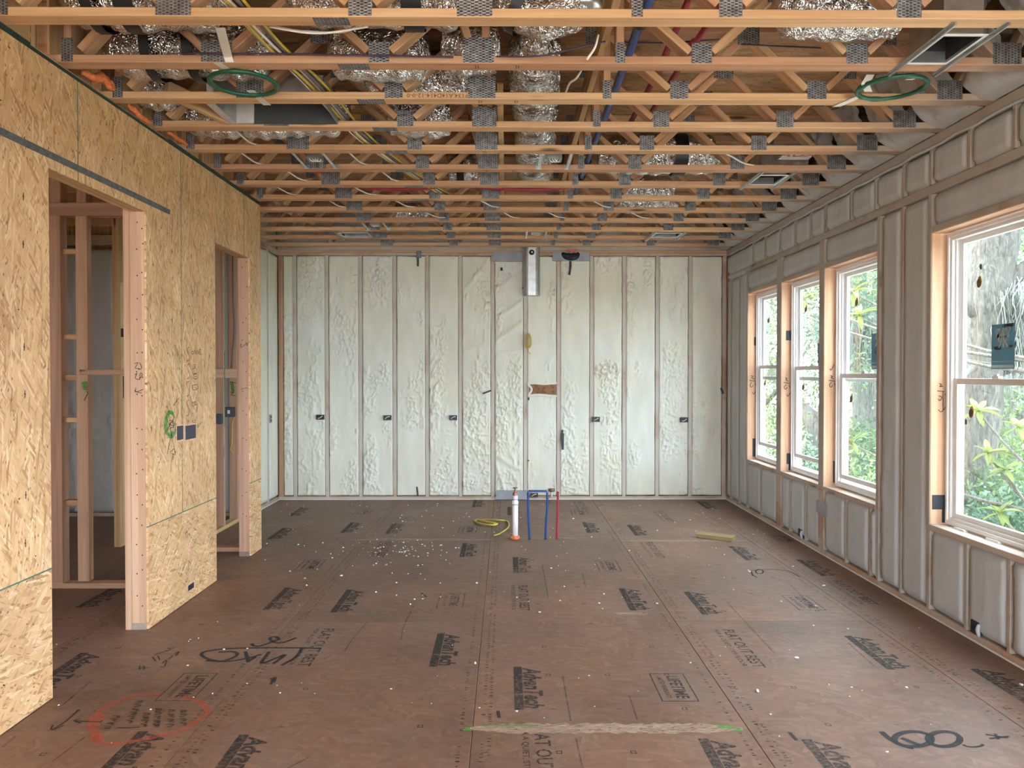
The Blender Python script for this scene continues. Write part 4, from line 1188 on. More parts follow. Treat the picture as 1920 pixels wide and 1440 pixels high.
def lateral(label, k, x0, x1, z, r, seed, bands=(), sag=0.0, dy=0.0):
    y = ybay(k) + dy
    pts = [(x0, y, z), (x0 + (x1 - x0) * 0.33, y, z - sag), (x0 + (x1 - x0) * 0.66, y, z - sag), (x1, y, z)]
    return flex_duct(label, pts, r, seed, bands)
zc = H + 0.225
flex_duct('long round foil duct running away from the camera along the centre', [(0.15, 4.0, zc + 0.01), (0.17, 4.6, zc - 0.01), (0.20, 5.3, zc + 0.005), (0.22, 6.0, zc - 0.015), (0.26, 7.15, zc)], 0.155, 1)
bent = flex_duct('bent foil duct with a metal collar beside the long brace board', [(-0.02, 3.575, H + 0.31), (0.05, 3.575, H + 0.19), (0.17, 3.575, H + 0.145), (0.27, 3.575, H + 0.17), (0.33, 3.575, H + 0.23)], 0.125, 2, ((0.30, 0.05),))
lateral('foil duct in the second bay at the left wall, two black straps', 0, -2.02, -1.30, H + 0.22, 0.165, 3, ((0.22, 0.05), (0.45, 0.09)))
lateral('foil duct in the second bay, left of centre', 0, -1.00, -0.17, H + 0.23, 0.16, 4, ((0.70, 0.09),))
lateral('foil duct in the third bay at the left wall behind the green ring', 1, -2.08, -1.22, H + 0.19, 0.165, 5, ((0.3, 0.05), (0.55, 0.05)), 0.01)
lateral('smooth foil duct in the third bay, left of centre', 1, -0.92, -0.40, H + 0.185, 0.165, 6, (), 0.015)
lateral('short foil duct in the third bay beside the centre chase', 1, -0.34, -0.03, H + 0.20, 0.16, 7)
lateral('foil duct beside the left wall, left of the grey duct box', 2, -2.12, -1.97, H + 0.19, 0.16, 8, (), 0.01)
lateral('foil duct behind the yellow cables with one black strap', 2, -0.84, -0.2, H + 0.24, 0.16, 9, ((0.3, 0.08),))
lateral('foil duct in the fifth bay along the left wall', 3, -2.12, -1.02, H + 0.185, 0.165, 10, (), 0.02)
lateral('long sagging foil duct in the fifth bay', 3, -0.76, -0.36, H + 0.18, 0.15, 11, (), 0.02)
lateral('foil duct in the seventh bay left of centre', 6, -0.50, -0.10, H + 0.225, 0.14, 12, ((0.3, 0.06),))
lateral('foil duct at the top edge right of the blue pipe', -1, 1.10, 1.98, H + 0.26, 0.165, 13, dy=-0.02)
lateral('foil duct in the second bay at right, near the black duct opening', 0, 1.25, 1.86, H + 0.185, 0.155, 14, (), 0.01)
lateral('foil duct on the right with a wide black strap', 5, 0.72, 1.66, H + 0.19, 0.165, 15, ((0.68, 0.10),))
lateral('small foil duct far back right of the centre', 7, 1.0, 1.52, H + 0.16, 0.13, 16)
lateral('foil duct in the ninth bay right of the centre', 8, 1.05, 1.66, H + 0.15, 0.12, 17)
lateral('small foil duct far back on the left', 9, -1.16, -0.8, H + 0.14, 0.11, 19)
# metal collar on the bent duct
Vc, Qc = tube_arrays([(0.36, 3.545, H + 0.145), (0.36, 3.545, H + 0.17), (0.36, 3.545, H + 0.20), (0.36, 3.545, H + 0.24)], [0.075, 0.08, 0.08, 0.075], 24, True)
Vl, Mx = local(Vc, (0.36, 3.545, H + 0.145))
mk('collar', Vl, Qc, M_GALV, bent, Mx, True)

# pipes
def pipe(name, label, pts, r, mat, cat='pipe', clips=(), group=None, n=12, clipmat=None):
    P = [Vector(p) for p in pts]
    c = sum(P, Vector()) / len(P)
    root = empty(name, c, label, cat, group)
    tube('tube', P, r, mat, root, n)
    for q, l, rr in clips:
        q = Vector(q); i = min(range(len(P) - 1), key=lambda j: (P[j] - q).length + (P[j + 1] - q).length)
        d = (P[i + 1] - P[i]).normalized()
        tube('coupling', [q - d * l / 2, q + d * l / 2], rr, clipmat or M_BLACK, root, n)
    return root
wp = pipe('water_pipe', 'blue pipe running away from the camera through the trusses', [(0.655, 2.95 + 0.45 * i, H + 0.19 + 0.006 * math.sin(i)) for i in range(11)], 0.023, M_BLUE,
     clips=[((0.655, 3.38 + 0.4877 * k - 0.10, H + 0.19), 0.03, 0.032) for k in range(1, 8)])
tube('elbow_fitting', [(0.55, 3.14, H + 0.20), (0.62, 3.14, H + 0.20), (0.655, 3.14, H + 0.19)], 0.04, M_BLUE, wp, 12)
tube('coupling', [(0.655, 3.10, H + 0.19), (0.655, 3.18, H + 0.19)], 0.05, M_NAVY, wp, 12)
pipe('sprinkler_pipe', 'dark red pipe right of the blue pipe, crossing behind the webs', [(0.90, 2.95, H + 0.27), (0.87, 3.6, H + 0.27), (0.90, 4.6, H + 0.27), (0.88, 5.75, H + 0.27)], 0.018, M_RED,
     clips=[((0.872, 3.64, H + 0.27), 0.05, 0.026), ((0.895, 4.5, H + 0.27), 0.05, 0.028)], clipmat=M_RED)
pipe('sprinkler_pipe', 'second dark red pipe farther right of the blue pipe', [(1.04, 3.40, H + 0.25), (1.01, 4.1, H + 0.25), (0.98, 5.3, H + 0.25)], 0.016, M_RED,
     clips=[((1.03, 3.62, H + 0.25), 0.07, 0.03), ((1.008, 4.15, H + 0.25), 0.05, 0.028)], clipmat=M_RED)
yb6 = 3.38 + 0.4877 * 6 + 0.24
pipe('flexible_pipe', 'red flexible line strung crosswise behind the seventh truss', smooth_path([(-1.42, yb6, H + 0.075), (-0.9, yb6, H + 0.045), (-0.45, yb6, H + 0.075), (0.0, yb6, H + 0.05), (0.3, yb6, H + 0.045), (0.62, yb6, H + 0.08)], 6), 0.017, M_RED)
yb5 = 3.38 + 0.4877 * 5 + 0.25
pipe('flexible_pipe', 'short red flexible line behind the sixth truss near the left wall', smooth_path([(-2.0, yb5, H + 0.12), (-1.75, yb5, H + 0.09), (-1.42, yb5, H + 0.075)], 6), 0.018, M_RED)

# cables
def cable(label, pts, r, mat, group=None, name='cable'):
    o = tube(name, smooth_path(pts, 8), r, mat, None, 6)
    return tag(o, label, 'cable', group)
path = [onz(px, py, H + 0.055) for px, py in ((432, -10), (520, 85), (600, 163), (690, 262), (790, 335), (850, 372))]
offs = [(-0.045, 0.000, M_YEL, 0.0075, 'leftmost yellow cable of the diagonal bundle'), (-0.024, 0.004, M_WIREW, 0.0075, 'white cable inside the diagonal bundle'), (0.004, 0.004, M_GREYC, 0.012, 'thick grey cable in the middle of the diagonal bundle'),
        (0.032, 0.000, M_YEL, 0.007, 'yellow cable right of the thick grey cable'), (-0.066, 0.002, M_WIREW, 0.0045, 'thin white cable at the left edge of the bundle')]
for dx, dz, m, r, lab in offs:
    cable(lab, [p + Vector((dx + 0.008 * math.sin(i * 2 + dx * 90), 0, dz)) for i, p in enumerate(path)], r, m, 'cable bundle crossing the trusses')
cable('white cable sagging under the first truss, left of centre', [ony(505, 50, 3.45), ony(570, 61, 3.45), ony(620, 61, 3.45), ony(690, 50, 3.45)], 0.005, M_WIREW)
cable('second white cable sagging beside the first, left of centre', [ony(500, 46, 3.47), ony(560, 58, 3.47), ony(640, 60, 3.47), ony(680, 46, 3.47)], 0.005, M_WIREW)
cable('dark purple cable along the second truss, left half', [ony(340, 100, 3.74), ony(540, 101, 3.74), ony(700, 104, 3.74), ony(850, 107, 3.74)], 0.004, M_PURP)
cable('dark purple cable rising right from the second truss', [ony(930, 106, 3.74), ony(1010, 105, 3.72), ony(1070, 93, 3.70), ony(1135, 78, 3.70)], 0.004, M_PURP)
cable('dark purple cable crossing behind the blue pipe', [ony(1170, 79, 4.2), ony(1250, 80, 4.2), ony(1350, 74, 4.2)], 0.004, M_PURP)
cable('dark purple cable on the right behind the red pipes', [ony(1390, 83, 4.2), ony(1470, 87, 4.2), ony(1540, 90, 4.2)], 0.004, M_PURP)
cable('white cable hanging right of the duct collar', [ony(1122, 65, 3.68), ony(1115, 90, 3.68), ony(1100, 112, 3.70)], 0.006, M_WIREW)
cable('white cable dangling beside the long round duct', [Vector((0.40, 3.84, H + 0.0445)), ony(1082, 145, 4.0), ony(1068, 156, 4.1), Vector((0.33, 4.30, H + 0.0445))], 0.006, M_WIREW)
NTH = ['first', 'second', 'third', 'fourth', 'fifth', 'sixth', 'seventh', 'eighth', 'ninth', 'tenth', 'eleventh']
for i, (px, ln, k, where) in enumerate([(425, 60, 3, 'close to the sheathed wall'), (435, 60, 4, 'close to the sheathed wall'), (640, 50, 4, 'just left of the cable bundle'), (1330, 90, 4, 'far on the right'),
                                     (520, 60, 5, 'left of the junction box'), (700, 50, 5, 'under the cable bundle'), (500, 60, 6, 'beside the end of the sheathed wall'), (640, 70, 6, 'under the red line'), (1480, 50, 6, 'by the right wall'),
                                     (600, 50, 7, 'on the left'), (720, 60, 7, 'left of centre'), (880, 60, 7, 'near the centre'), (1090, 60, 7, 'right of centre'), (770, 70, 8, 'left of centre'), (925, 50, 8, 'near the centre'), (1005, 60, 8, 'right of the round duct'), (1160, 60, 8, 'right of centre')]):
    ya = 3.38 + 0.4877 * k - 0.045; yb2 = ya + 0.4877
    xa, xb = ony(px, 300, ya).x, ony(px + ln, 300, yb2).x
    cable('thin white cable resting on %s and %s trusses, %s' % (NTH[k], NTH[k + 1], where), [(xa, ya, H + 0.0435), (xa * 0.6 + xb * 0.4, ya + 0.17, H + 0.025), (xa * 0.3 + xb * 0.7, yb2 - 0.15, H + 0.02), (xb, yb2, H + 0.0435)], 0.0055, M_WIREW, 'loose white cables')

# register boots on hanger rails
def boot(label, x0, x1, y0, y1, ry0, ry1, white=True):
    root = empty('register_box', ((x0 + x1) / 2, (y0 + y1) / 2, H), label, 'duct box', 'metal duct boxes between trusses')
    at = ((x0 + x1) / 2, (y0 + y1) / 2, H)
    t = 0.003
    sh = [cuboid((x0, x0 + t), (y0, y1), (H, H + 0.24)), cuboid((x1 - t, x1), (y0, y1), (H, H + 0.24)), cuboid((x0 + t, x1 - t), (y0, y0 + t), (H, H + 0.24)),
          cuboid((x0 + t, x1 - t), (y1 - t, y1), (H, H + 0.24))]
    part_mesh('sheet_metal_shell', sh, M_GALV, root, at)
    li = [cuboid((x0 + t, x0 + 2 * t), (y0 + t, y1 - t), (H + 0.012, H + 0.239)), cuboid((x1 - 2 * t, x1 - t), (y0 + t, y1 - t), (H + 0.012, H + 0.239)), cuboid((x0 + 2 * t, x1 - 2 * t), (y0 + t, y0 + 2 * t), (H + 0.012, H + 0.239)),
          cuboid((x0 + 2 * t, x1 - 2 * t), (y1 - 2 * t, y1 - t), (H + 0.055, H + 0.239)), cuboid((x0 + t, x1 - t), (y0 + t, y1 - t), (H + 0.232, H + 0.24))]
    part_mesh('black_liner', li, M_DUCTIN, root, at)
    fl = ring_frame(y0 - 0.015, y1 + 0.015, 0, 1, 0.018, 0.1, 0, 1)
    part_mesh('flange', [cuboid((x0 - 0.012, x1 + 0.012), (y0 - 0.02, y0), (H - 0.001, H + 0.002)), cuboid((x0 - 0.012, x1 + 0.012), (y1, y1 + 0.02), (H - 0.001, H + 0.002)),
                         cuboid((x0 - 0.02, x0), (y0, y1), (H - 0.001, H + 0.002)), cuboid((x1, x1 + 0.02), (y0, y1), (H - 0.001, H + 0.002))], M_WHITE if white else M_GALV, root, at)
    for x in (x0 - 0.03, x1 + 0.022):
        part_mesh('hanger_rail', [cuboid((x, x + 0.008), (ry0, ry1), (H - 0.014, H - 0.002)), cuboid((x - 0.012, x + 0.008), (ry0, ry1), (H - 0.002, H - 0.0005))], M_GALV, root, at)
    return root
boot('black lined duct box on rails at the upper right', 1.965, 2.145, 3.46, 3.755, 3.32, 3.90)
boot('black lined duct box on rails halfway along the right side', 1.95, 2.15, 5.90, 6.17, 5.76, 6.32)
boot('black lined duct box on rails near the back wall at right', 1.62, 1.90, 8.34, 8.58, 8.20, 8.76)
boot('black lined duct box on rails near the back wall at left', -1.80, -1.50, 8.34, 8.58, 8.20, 8.76)
# large grey return box at the left
x0, x1 = at_pix(425, 4.55), at_pix(622, 4.55)
root = empty('return_box', ((x0 + x1) / 2, ybay(2), H), 'large grey return air box with one pale side, between trusses at left', 'duct box')
ya, yb_ = 4.375, 4.745
at = ((x0 + x1) / 2, ybay(2), H)
part_mesh('sheet_metal_shell', [cuboid((x0, x0 + 0.003), (ya, yb_), (H + 0.012, H + 0.17)), cuboid((x1 - 0.003, x1), (ya, yb_), (H + 0.012, H + 0.17)), cuboid((x0, x1), (yb_ - 0.003, yb_), (H + 0.012, H + 0.17)),
                                cuboid((x0, x1), (ya, ya + 0.003), (H + 0.012, H + 0.17))], M_GALV, root, at)
part_mesh('grey_liner', [cuboid((x0 + 0.10, x1 - 0.004), (yb_ - 0.012, yb_ - 0.004), (H + 0.012, H + 0.162)), cuboid((x0 + 0.004, x1 - 0.004), (ya + 0.01, yb_ - 0.01), (H + 0.162, H + 0.17))], plain('grey_duct_liner', (0.045, 0.05, 0.052), 0.8), root, at)
part_mesh('pale_side', [cuboid((x0 + 0.004, x0 + 0.11), (yb_ - 0.02, yb_ - 0.013), (H + 0.012, H + 0.155)), cuboid((x0 - 0.05, x0 - 0.002), (ya + 0.02, yb_), (H + 0.012, H + 0.15))], plain('pale_duct_board', (0.55, 0.53, 0.51), 0.7, 0, 0.12, 10), root, at)
for xa, xb in ((x0 - 0.30, x0 - 0.03),):
    beam('side_board', (xa if xa < x0 else xb, 4.37, H + 0.06) if False else (xa + 0.02, 4.40, H + 0.10), (xb - 0.02, 4.73, H + 0.05), 0.09, 0.036, (0, 0, 1), M_PINE, root)
# plate with stencilled letters above the halfway box
pl = part_mesh('stencilled_plate', [cuboid((1.98, 2.20), (5.36, 5.62), (H + 0.045, H + 0.048))], M_GALV, None, (2.09, 5.49, H + 0.045))
tag(pl, 'bare metal plate with dark letters above the halfway duct box', 'plate')
me = text_mesh('AUX', 0.13, M_RED, 1.0, 0, 0.004)
o = bpy.data.objects.new('lettering', me)
reg(o, Matrix.Translation((2.09, 5.50, H + 0.0442)) @ Matrix.Rotation(math.pi, 4, 'X'), pl)
# junction boxes on bar hangers
def jbox(label, x, y):
    root = empty('junction_box', (x, y, H), label, 'junction box', 'ceiling junction boxes')
    at = (x, y, H)
    part_mesh('box', [cuboid((x - 0.05, x + 0.05), (y - 0.05, y - 0.047), (H + 0.01, H + 0.06)), cuboid((x - 0.05, x + 0.05), (y + 0.047, y + 0.05), (H + 0.01, H + 0.06)), cuboid((x - 0.05, x - 0.047), (y - 0.047, y + 0.047), (H + 0.01, H + 0.06)),
                      cuboid((x + 0.047, x + 0.05), (y - 0.047, y + 0.047), (H + 0.01, H + 0.06)), cuboid((x - 0.05, x + 0.05), (y - 0.05, y + 0.05), (H + 0.06, H + 0.063))], M_GALV, root, at)
    part_mesh('bar_hanger', [cuboid((x - 0.115, x - 0.095), (y - 0.20, y + 0.20), (H + 0.002, H + 0.006)), cuboid((x + 0.095, x + 0.115), (y - 0.20, y + 0.20), (H + 0.002, H + 0.006)), cuboid((x - 0.11, x + 0.11), (y - 0.012, y + 0.012), (H + 0.063, H + 0.066)),
                             cuboid((x - 0.13, x - 0.085), (y + 0.196, y + 0.20), (H - 0.0, H + 0.03)), cuboid((x + 0.085, x + 0.13), (y + 0.196, y + 0.20), (H - 0.0, H + 0.03))], M_GALV, root, at)
    for j in range(3):
        tube('wire_tail', smooth_path([(x - 0.03 + 0.02 * j, y, H + 0.055), (x - 0.035 + 0.02 * j, y - 0.01, H + 0.015), (x - 0.01 + 0.02 * j, y + 0.015, H + 0.005), (x + 0.01 + 0.02 * j, y, H + 0.05)], 5), 0.004, M_WIREW, root, 6)
jbox('metal junction box with curled wires left of the cable bundle', at_pix(590, 5.5), 5.53)
jbox('metal junction box with curled wires beside the long round duct', at_pix(1040, 5.5), 5.53)
jbox('metal junction box near the back wall in the centre', at_pix(1005, 8.45), 8.46)
jbox('metal junction box near the back wall above the left duct box', at_pix(705, 7.97), 7.97)

# green speaker rings on white bars
def green_ring(label, px, py, bars):
    c = onz(px, py, H - 0.012)
    root = empty('mounting_ring', c, label, 'ring', 'green mounting rings')
    V, Q = [], []
    n, m = 48, 8
    for i in range(n):
        a = 2 * math.pi * i / n; R = 0.165; lob = 0.014 if i % 12 in (0, 1) else 0.0105
        for j in range(m):
            b = 2 * math.pi * j / m
            V.append(((R + (lob + 0.004) * math.cos(b)) * math.cos(a), (R + (lob + 0.004) * math.cos(b)) * math.sin(a), lob * math.sin(b)))
            Q.append((i * m + j, ((i + 1) % n) * m + j, ((i + 1) % n) * m + (j + 1) % m, i * m + (j + 1) % m))
    mk('ring', V, Q, M_GREEN, root, Matrix.Translation(c), True)
    for pts, up in bars:
        P = [Vector(p) for p in pts]
        Vb, Fb = [], []
        side = Vector((0.021, 0, 0))
        for p in P: Vb += [p - side, p + side, p + side + Vector(up) * 0.0025, p - side + Vector(up) * 0.0025]
        for i in range(len(P) - 1):
            for j in range(4): Fb.append((4 * i + j, 4 * i + (j + 1) % 4, 4 * i + 4 + (j + 1) % 4, 4 * i + 4 + j))
        Fb += [(3, 2, 1, 0), tuple(4 * (len(P) - 1) + j for j in range(4))]
        Vl, Mx = local(Vb, c)
        mk('mounting_bar', Vl, Fb, M_WIREW, root, Mx)
    return root
green_ring('green ring on white bars at the upper left', 457, 157,
           [([ony(413, 52, 3.42), ony(428, 108, 3.773), ony(431, 117, 3.772), Vector((-1.405, 3.775, H - 0.003)), Vector((-1.375, 3.90, H - 0.003))], (0, -1, -0.3)),
            ([Vector((-1.365, 4.14, H - 0.003)), Vector((-1.345, 4.36, H - 0.003))], (0, 0, -1))])
green_ring('green ring on white bars at the upper right', 1672, 165,
           [([Vector((2.10, 3.91, H - 0.003)), Vector((2.07, 3.96, H - 0.003))], (0, 0, -1)), ([Vector((1.93, 4.20, H - 0.003)), Vector((1.87, 4.36, H - 0.003))], (0, 0, -1)),
            ([ony(1632, 140, 4.0), ony(1622, 158, 4.0), ony(1628, 172, 4.1)], (0, -1, 0))])
# stencil on the third truss, upside down
y0, y1, t3 = TRUSS_Y[2]
me = text_mesh('F134,A14D414-12-0-0', 0.030, plain('faded_orange_stamp', (0.25, 0.09, 0.03), 0.8), 1.0, 0, 0.0004)
wd = max(v.co.x for v in me.vertices) - min(v.co.x for v in me.vertices)
pc = ony(820, 183, y0)
sx = 0.335 / wd
o = bpy.data.objects.new('stamped_lettering', me)
reg(o, Matrix.Translation((pc.x, y0 - 0.0007, H + 0.019)) @ Matrix(((-sx, 0, 0, 0), (0, 0, 1, 0), (0, -1, 0, 0), (0, 0, 0, 1))), t3)
# small pencilled layout marks under the chords
for k in (1, 2, 4, 5):
    y0, y1, t = TRUSS_Y[k]
    ym = (y0 + y1) / 2
    for x in (-0.15, 0.05):
        strokes('pencil_mark', [[(x - 0.01, ym - 0.02, H), (x, ym - 0.02, H), (x, ym + 0.02, H)], [(x + 0.012, ym - 0.02, H), (x + 0.012, ym + 0.015, H)]], (0, 0, -1), 0.004, M_MARK, t, 0.0006, False)

# ================================================================== details on the walls
def panel_for(y, z):
    """sheathing panel of the left wall that holds this point."""
    best = None
    for o in OSBP:
        V = [WM[o.name] @ v.co for v in o.data.vertices]
        if min(v.y for v in V) - 1e-3 <= y <= max(v.y for v in V) + 1e-3 and min(v.z for v in V) - 1e-3 <= z <= max(v.z for v in V) + 1e-3: best = o
    return best or wl
def wall_marks(name, pix, width, mat, smooth=True, lift=0.0010):
    P = [[onx(px, py, XL) for px, py in st] for st in pix]
    c = P[0][0]
    return strokes(name, P, (1, 0, 0), width, mat, panel_for(c.y, c.z), lift, smooth)
# nailing marks stamped on the sheathing
for o in OSBP:
    V = [WM[o.name] @ v.co for v in o.data.vertices]
    y0, y1, z0, z1 = min(v.y for v in V), max(v.y for v in V), min(v.z for v in V), max(v.z for v in V)
    if y1 < 1.4: continue
    rm = random.Random(int(y0 * 100) + int(z0 * 50)); sts = []
    inside = lambda y, z: not ((D1[0] - 0.02 < y < D1[1] + 0.02 or D2[0] - 0.02 < y < D2[1] + 0.02) and z < ZD0 + 0.03)
    if z0 > 0.5:
        for yc in np.arange(y0 + 0.17, y1 - 0.05, 0.305):
            for z in np.arange(0.78, 2.5 if y1 - y0 > 1 else 2.95, 0.225):
                y = yc + rm.uniform(-0.006, 0.006); z = z + rm.uniform(-0.01, 0.01)
                if not inside(y, z) or rm.random() < 0.25: continue
                h = 0.017
                sts += [[(XL, y, z - h), (XL, y + 0.001, z + h)], [(XL, y - 0.006, z + 0.002), (XL, y + 0.006, z - 0.001)]]
    for _ in range(26):
        y, z = rm.uniform(y0 + 0.03, y1 - 0.03), rm.uniform(z0 + 0.03, z1 - 0.03)
        if inside(y, z):
            a = rm.uniform(0, 3.1); l = rm.uniform(0.003, 0.009)
            sts.append([(XL, y - l * math.cos(a), z - l * math.sin(a)), (XL, y + l * math.cos(a), z + l * math.sin(a))])
    if sts:
        m = strokes('stamped_nail_marks', sts, (1, 0, 0), 0.0062, M_MARK, o, 0.0006, False); m['kind'] = 'stuff'
# nail heads beside the joints
rm = random.Random(2); sts = []
for yj, zl in ((3.931, ZD0), (5.163, ZS), (6.40, ZD0)):
    for z in np.arange(zl + 0.05, ZT - 0.03, 0.10):
        for s in (-0.013, 0.013):
            y = yj + s + rm.uniform(-0.003, 0.003); sts.append([(XL, y, z - 0.003), (XL, y, z + 0.003)])
m = strokes('nail_heads', sts, (1, 0, 0), 0.005, M_MARK, wl, 0.0006, False); m['kind'] = 'stuff'
# green spray ring and marker lines by the switch cut-outs
def ell(cx, cy, rx, ry, a0=0, a1=6.29, n=22): return [(cx + rx * math.cos(a0 + (a1 - a0) * i / n), cy + ry * math.sin(a0 + (a1 - a0) * i / n)) for i in range(n + 1)]
wall_marks('green_spray_ring', [ell(320, 794, 9.5, 21, 0, 5.2), ell(320, 795, 11.5, 24, 0.3, 4.6), ell(320, 792, 7.5, 18, 2.2, 5.9)], 0.022, M_GRSP)
wall_marks('marker_lines', [[(314, 762), (318, 790), (328, 850)], [(334, 772), (322, 812), (313, 852)], [(307, 815), (322, 790), (326, 786)], [(311, 780), (316, 795), (320, 812), (322, 830)], [(318, 788), (325, 790), (317, 795), (326, 799), (319, 803)], [(319, 848), (326, 842), (328, 852), (321, 850)]], 0.0045, M_MARK, True, 0.0016)
S = lambda cx, cy, h: [(cx + 3, cy - h), (cx - 1, cy - h * 0.85), (cx - 2, cy - h * 0.5), (cx + 1, cy - 0.05 * h), (cx + 3.5, cy + h * 0.45), (cx + 2, cy + h * 0.85), (cx - 2, cy + h)]
wall_marks('handwriting', [S(352, 664, 13), S(352, 696, 14), S(351.5, 729, 14), S(351.5, 765, 15)], 0.0042, M_MARK)
hw = []
def scrib(cx, cy, w_, h_, seed):
    r = random.Random(seed); out = []
    for i in range(4):
        x = cx - w_ / 2 + w_ * i / 3.2
        out.append([(x, cy - h_ / 2 + r.uniform(-1, 1)), (x + w_ * 0.12, cy + h_ / 2 * r.uniform(-0.6, 0.6)), (x + w_ * r.uniform(-0.1, 0.15), cy + h_ / 2)])
        if r.random() < 0.6: out.append([(x, cy + r.uniform(-1, 1)), (x + w_ * 0.22, cy + r.uniform(-1.5, 1.5))])
    return out
# block letters SONNE, then the column of boxed figures below it
def letters(spec): return [[(x, y) for x, y in st] for st in spec]
hw += letters([[(360, 658), (358, 662), (361, 664), (363, 661), (360, 658)], [(364, 665), (365, 657), (367, 665), (368, 657)], [(369, 665), (370, 656), (372, 664), (373, 656)], [(377, 656), (374, 656), (374, 664), (377, 664)], [(374, 660), (376, 660)]])
hw += letters([[(364, 674), (364, 680)], [(362, 684), (366, 684), (365, 688), (362, 686)], [(360, 692), (367, 690), (368, 699), (361, 700), (360, 692)], [(363, 693), (364, 699)], [(362, 703), (369, 701), (370, 709), (363, 710), (362, 703)], [(364, 706), (368, 706)], [(364, 713), (365, 719)],
               [(361, 723), (369, 721), (370, 729), (362, 731), (361, 723)], [(364, 725), (368, 729)], [(360, 755), (367, 753), (363, 757), (368, 758)], [(361, 761), (368, 759)], [(363, 779), (364, 785)], [(364, 789), (367, 787), (366, 793), (362, 792)], [(351, 790), (354, 789), (352, 793), (351, 796)],
               [(368, 800), (372, 794), (370, 802), (378, 791)], [(326, 758), (331, 752), (334, 748), (337, 746)], [(324, 760), (328, 759)], [(330, 748), (332, 754)]])
wall_marks('handwriting', hw, 0.0040, M_MARK)
# dark switch boxes set in ragged cut-outs
M_FRAY = plain('frayed_cut_edge', (0.72, 0.42, 0.28), 0.9, 0, 0.2, 60)
def wall_box(label, px0, px1, py0, py1, ragged=True, name='switch_box'):
    a, b = onx(px0, py1, XL), onx(px1, py0, XL)
    cy_, cz = (a.y + b.y) / 2, (a.z + b.z) / 2
    root = empty(name, (XL, cy_, a.z), label, 'outlet box', 'dark boxes cut into the sheathing')
    at = (XL, cy_, cz)
    part_mesh('box', [cuboid((XL - 0.004, XL + 0.0035), (a.y, b.y), (a.z, b.z))], M_NAVY, root, at, 0.002)
    n = 30; V, Fc = [], []
    r = random.Random(px0)
    hy, hz = (b.y - a.y) / 2, (b.z - a.z) / 2
    for i in range(n):
        t = 4 * i / n; s = int(t); f = (t - s) * 2 - 1
        u, v = [(f, -1), (1, f), (-f, 1), (-1, -f)][s]
        g1 = 1.0; ex = 0.006 + 0.008 * r.random()
        V += [(XL + 0.0025, cy_ + u * hy, cz + v * hz), (XL + 0.0012, cy_ + u * (hy + ex), cz + v * (hz + ex))]
    for i in range(n):
        j = (i + 1) % n; Fc.append((2 * i, 2 * i + 1, 2 * j + 1, 2 * j))
    Vl, Mx = local(V, at)
    if ragged: mk('frayed_edge', Vl, Fc, M_FRAY, root, Mx)
    return root
wall_box('left one of the two dark switch boxes beside the green spray ring', 331, 343, 797.5, 826)
wall_box('right one of the two dark switch boxes beside the green spray ring', 347, 366.5, 795.5, 825)
wall_box('low dark outlet hole near the floor between the doorways', 352, 363, 1091, 1109)
wall_marks('frayed_scar', [[(351, 1012), (354, 1020), (350, 1027), (355, 1034), (351, 1042)], [(349, 1018), (353, 1030), (349, 1040)], [(354, 1014), (356, 1028), (354, 1046)]], 0.016, M_FRAY)
wall_marks('handwriting', letters([[(347, 998), (348, 1008)], [(348, 1000), (351, 996), (350, 1007)], [(352, 1006), (354, 1000), (356, 1005)], [(354, 1050), (353, 1066), (352, 1080)], [(353, 1052), (358, 1058), (359, 1070)]]), 0.0040, M_MARK)
# marks on the jamb studs
def stud_marks(y, pix, width=0.004, mat=M_MARK):
    P = [[ony(px, py, y) for px, py in st] for st in pix]
    return strokes('handwriting', P, (0, -1, 0), width, mat, wl, 0.0012, True)
stud_marks(D1[1], letters([[(253, 682), (259, 680), (254, 690), (262, 691)], [(262, 680), (266, 690), (259, 693)], [(253, 703), (257, 700), (254, 709), (261, 711), (267, 702), (263, 700), (262, 712)], [(253, 731), (255, 735), (269, 730)], [(255, 727), (255, 734), (266, 737)]]))
stud_marks(D2[1], letters([[(450, 647), (453, 645), (451, 651), (456, 649), (458, 646)], [(459, 648), (462, 643), (463, 648), (466, 642)], [(452, 730), (458, 728), (465, 727)]]))
sts = []
rm = random.Random(9)
for yv, x0p, x1p in ((D1[1], 248, 276), (D2[1], 449, 468)):
    for py in range(420 if yv < 5 else 500, 1150 if yv < 5 else 1010, 47):
        for px in (x0p + (x1p - x0p) * 0.33, x0p + (x1p - x0p) * 0.68):
            p = ony(px + rm.uniform(-1, 1), py + rm.uniform(-12, 12), yv)
            sts.append([p - Vector((0, 0, 0.004)), p + Vector((0, 0, 0.004))])
m = strokes('nail_heads', sts, (0, -1, 0), 0.007, M_MARK, wl, 0.0009, False); m['kind'] = 'stuff'
# orange fire foam along the top of the sheathing
def foam_bead(label, pix, r, seed, mat=M_FOAMO, name='fire_foam_bead', dx=0.012):
    P = [onx(px, py, XL + dx) for px, py in pix]
    lst = []
    rr = random.Random(seed)
    Q = smooth_path(P, 7)
    for j in range(3):
        V, Fc = bark_tube([q + Vector((rr.uniform(-r, r) * 0.5, rr.uniform(-r, r) * 0.6, rr.uniform(-r, r) * 0.8)) for q in Q[::3]], [r * 0.5, r * rr.uniform(0.8, 1.1), r * rr.uniform(0.6, 1.1), r * 0.4], seed + j, 9, 4)
        lst.append((V, Fc))
    V, Fc = merge_parts(lst); c = sum((Vector(v) for v in V), Vector()) / len(V)
    Vl, Mx = local(V, c)
    return tag(mk(name, Vl, Fc, mat, None, Mx, True), label, 'foam', 'orange foam above the sheathing')
foam_bead('thick orange foam bead at the first green panel joint', [(160, 136), (178, 143), (196, 152), (212, 165)], 0.022, 1)
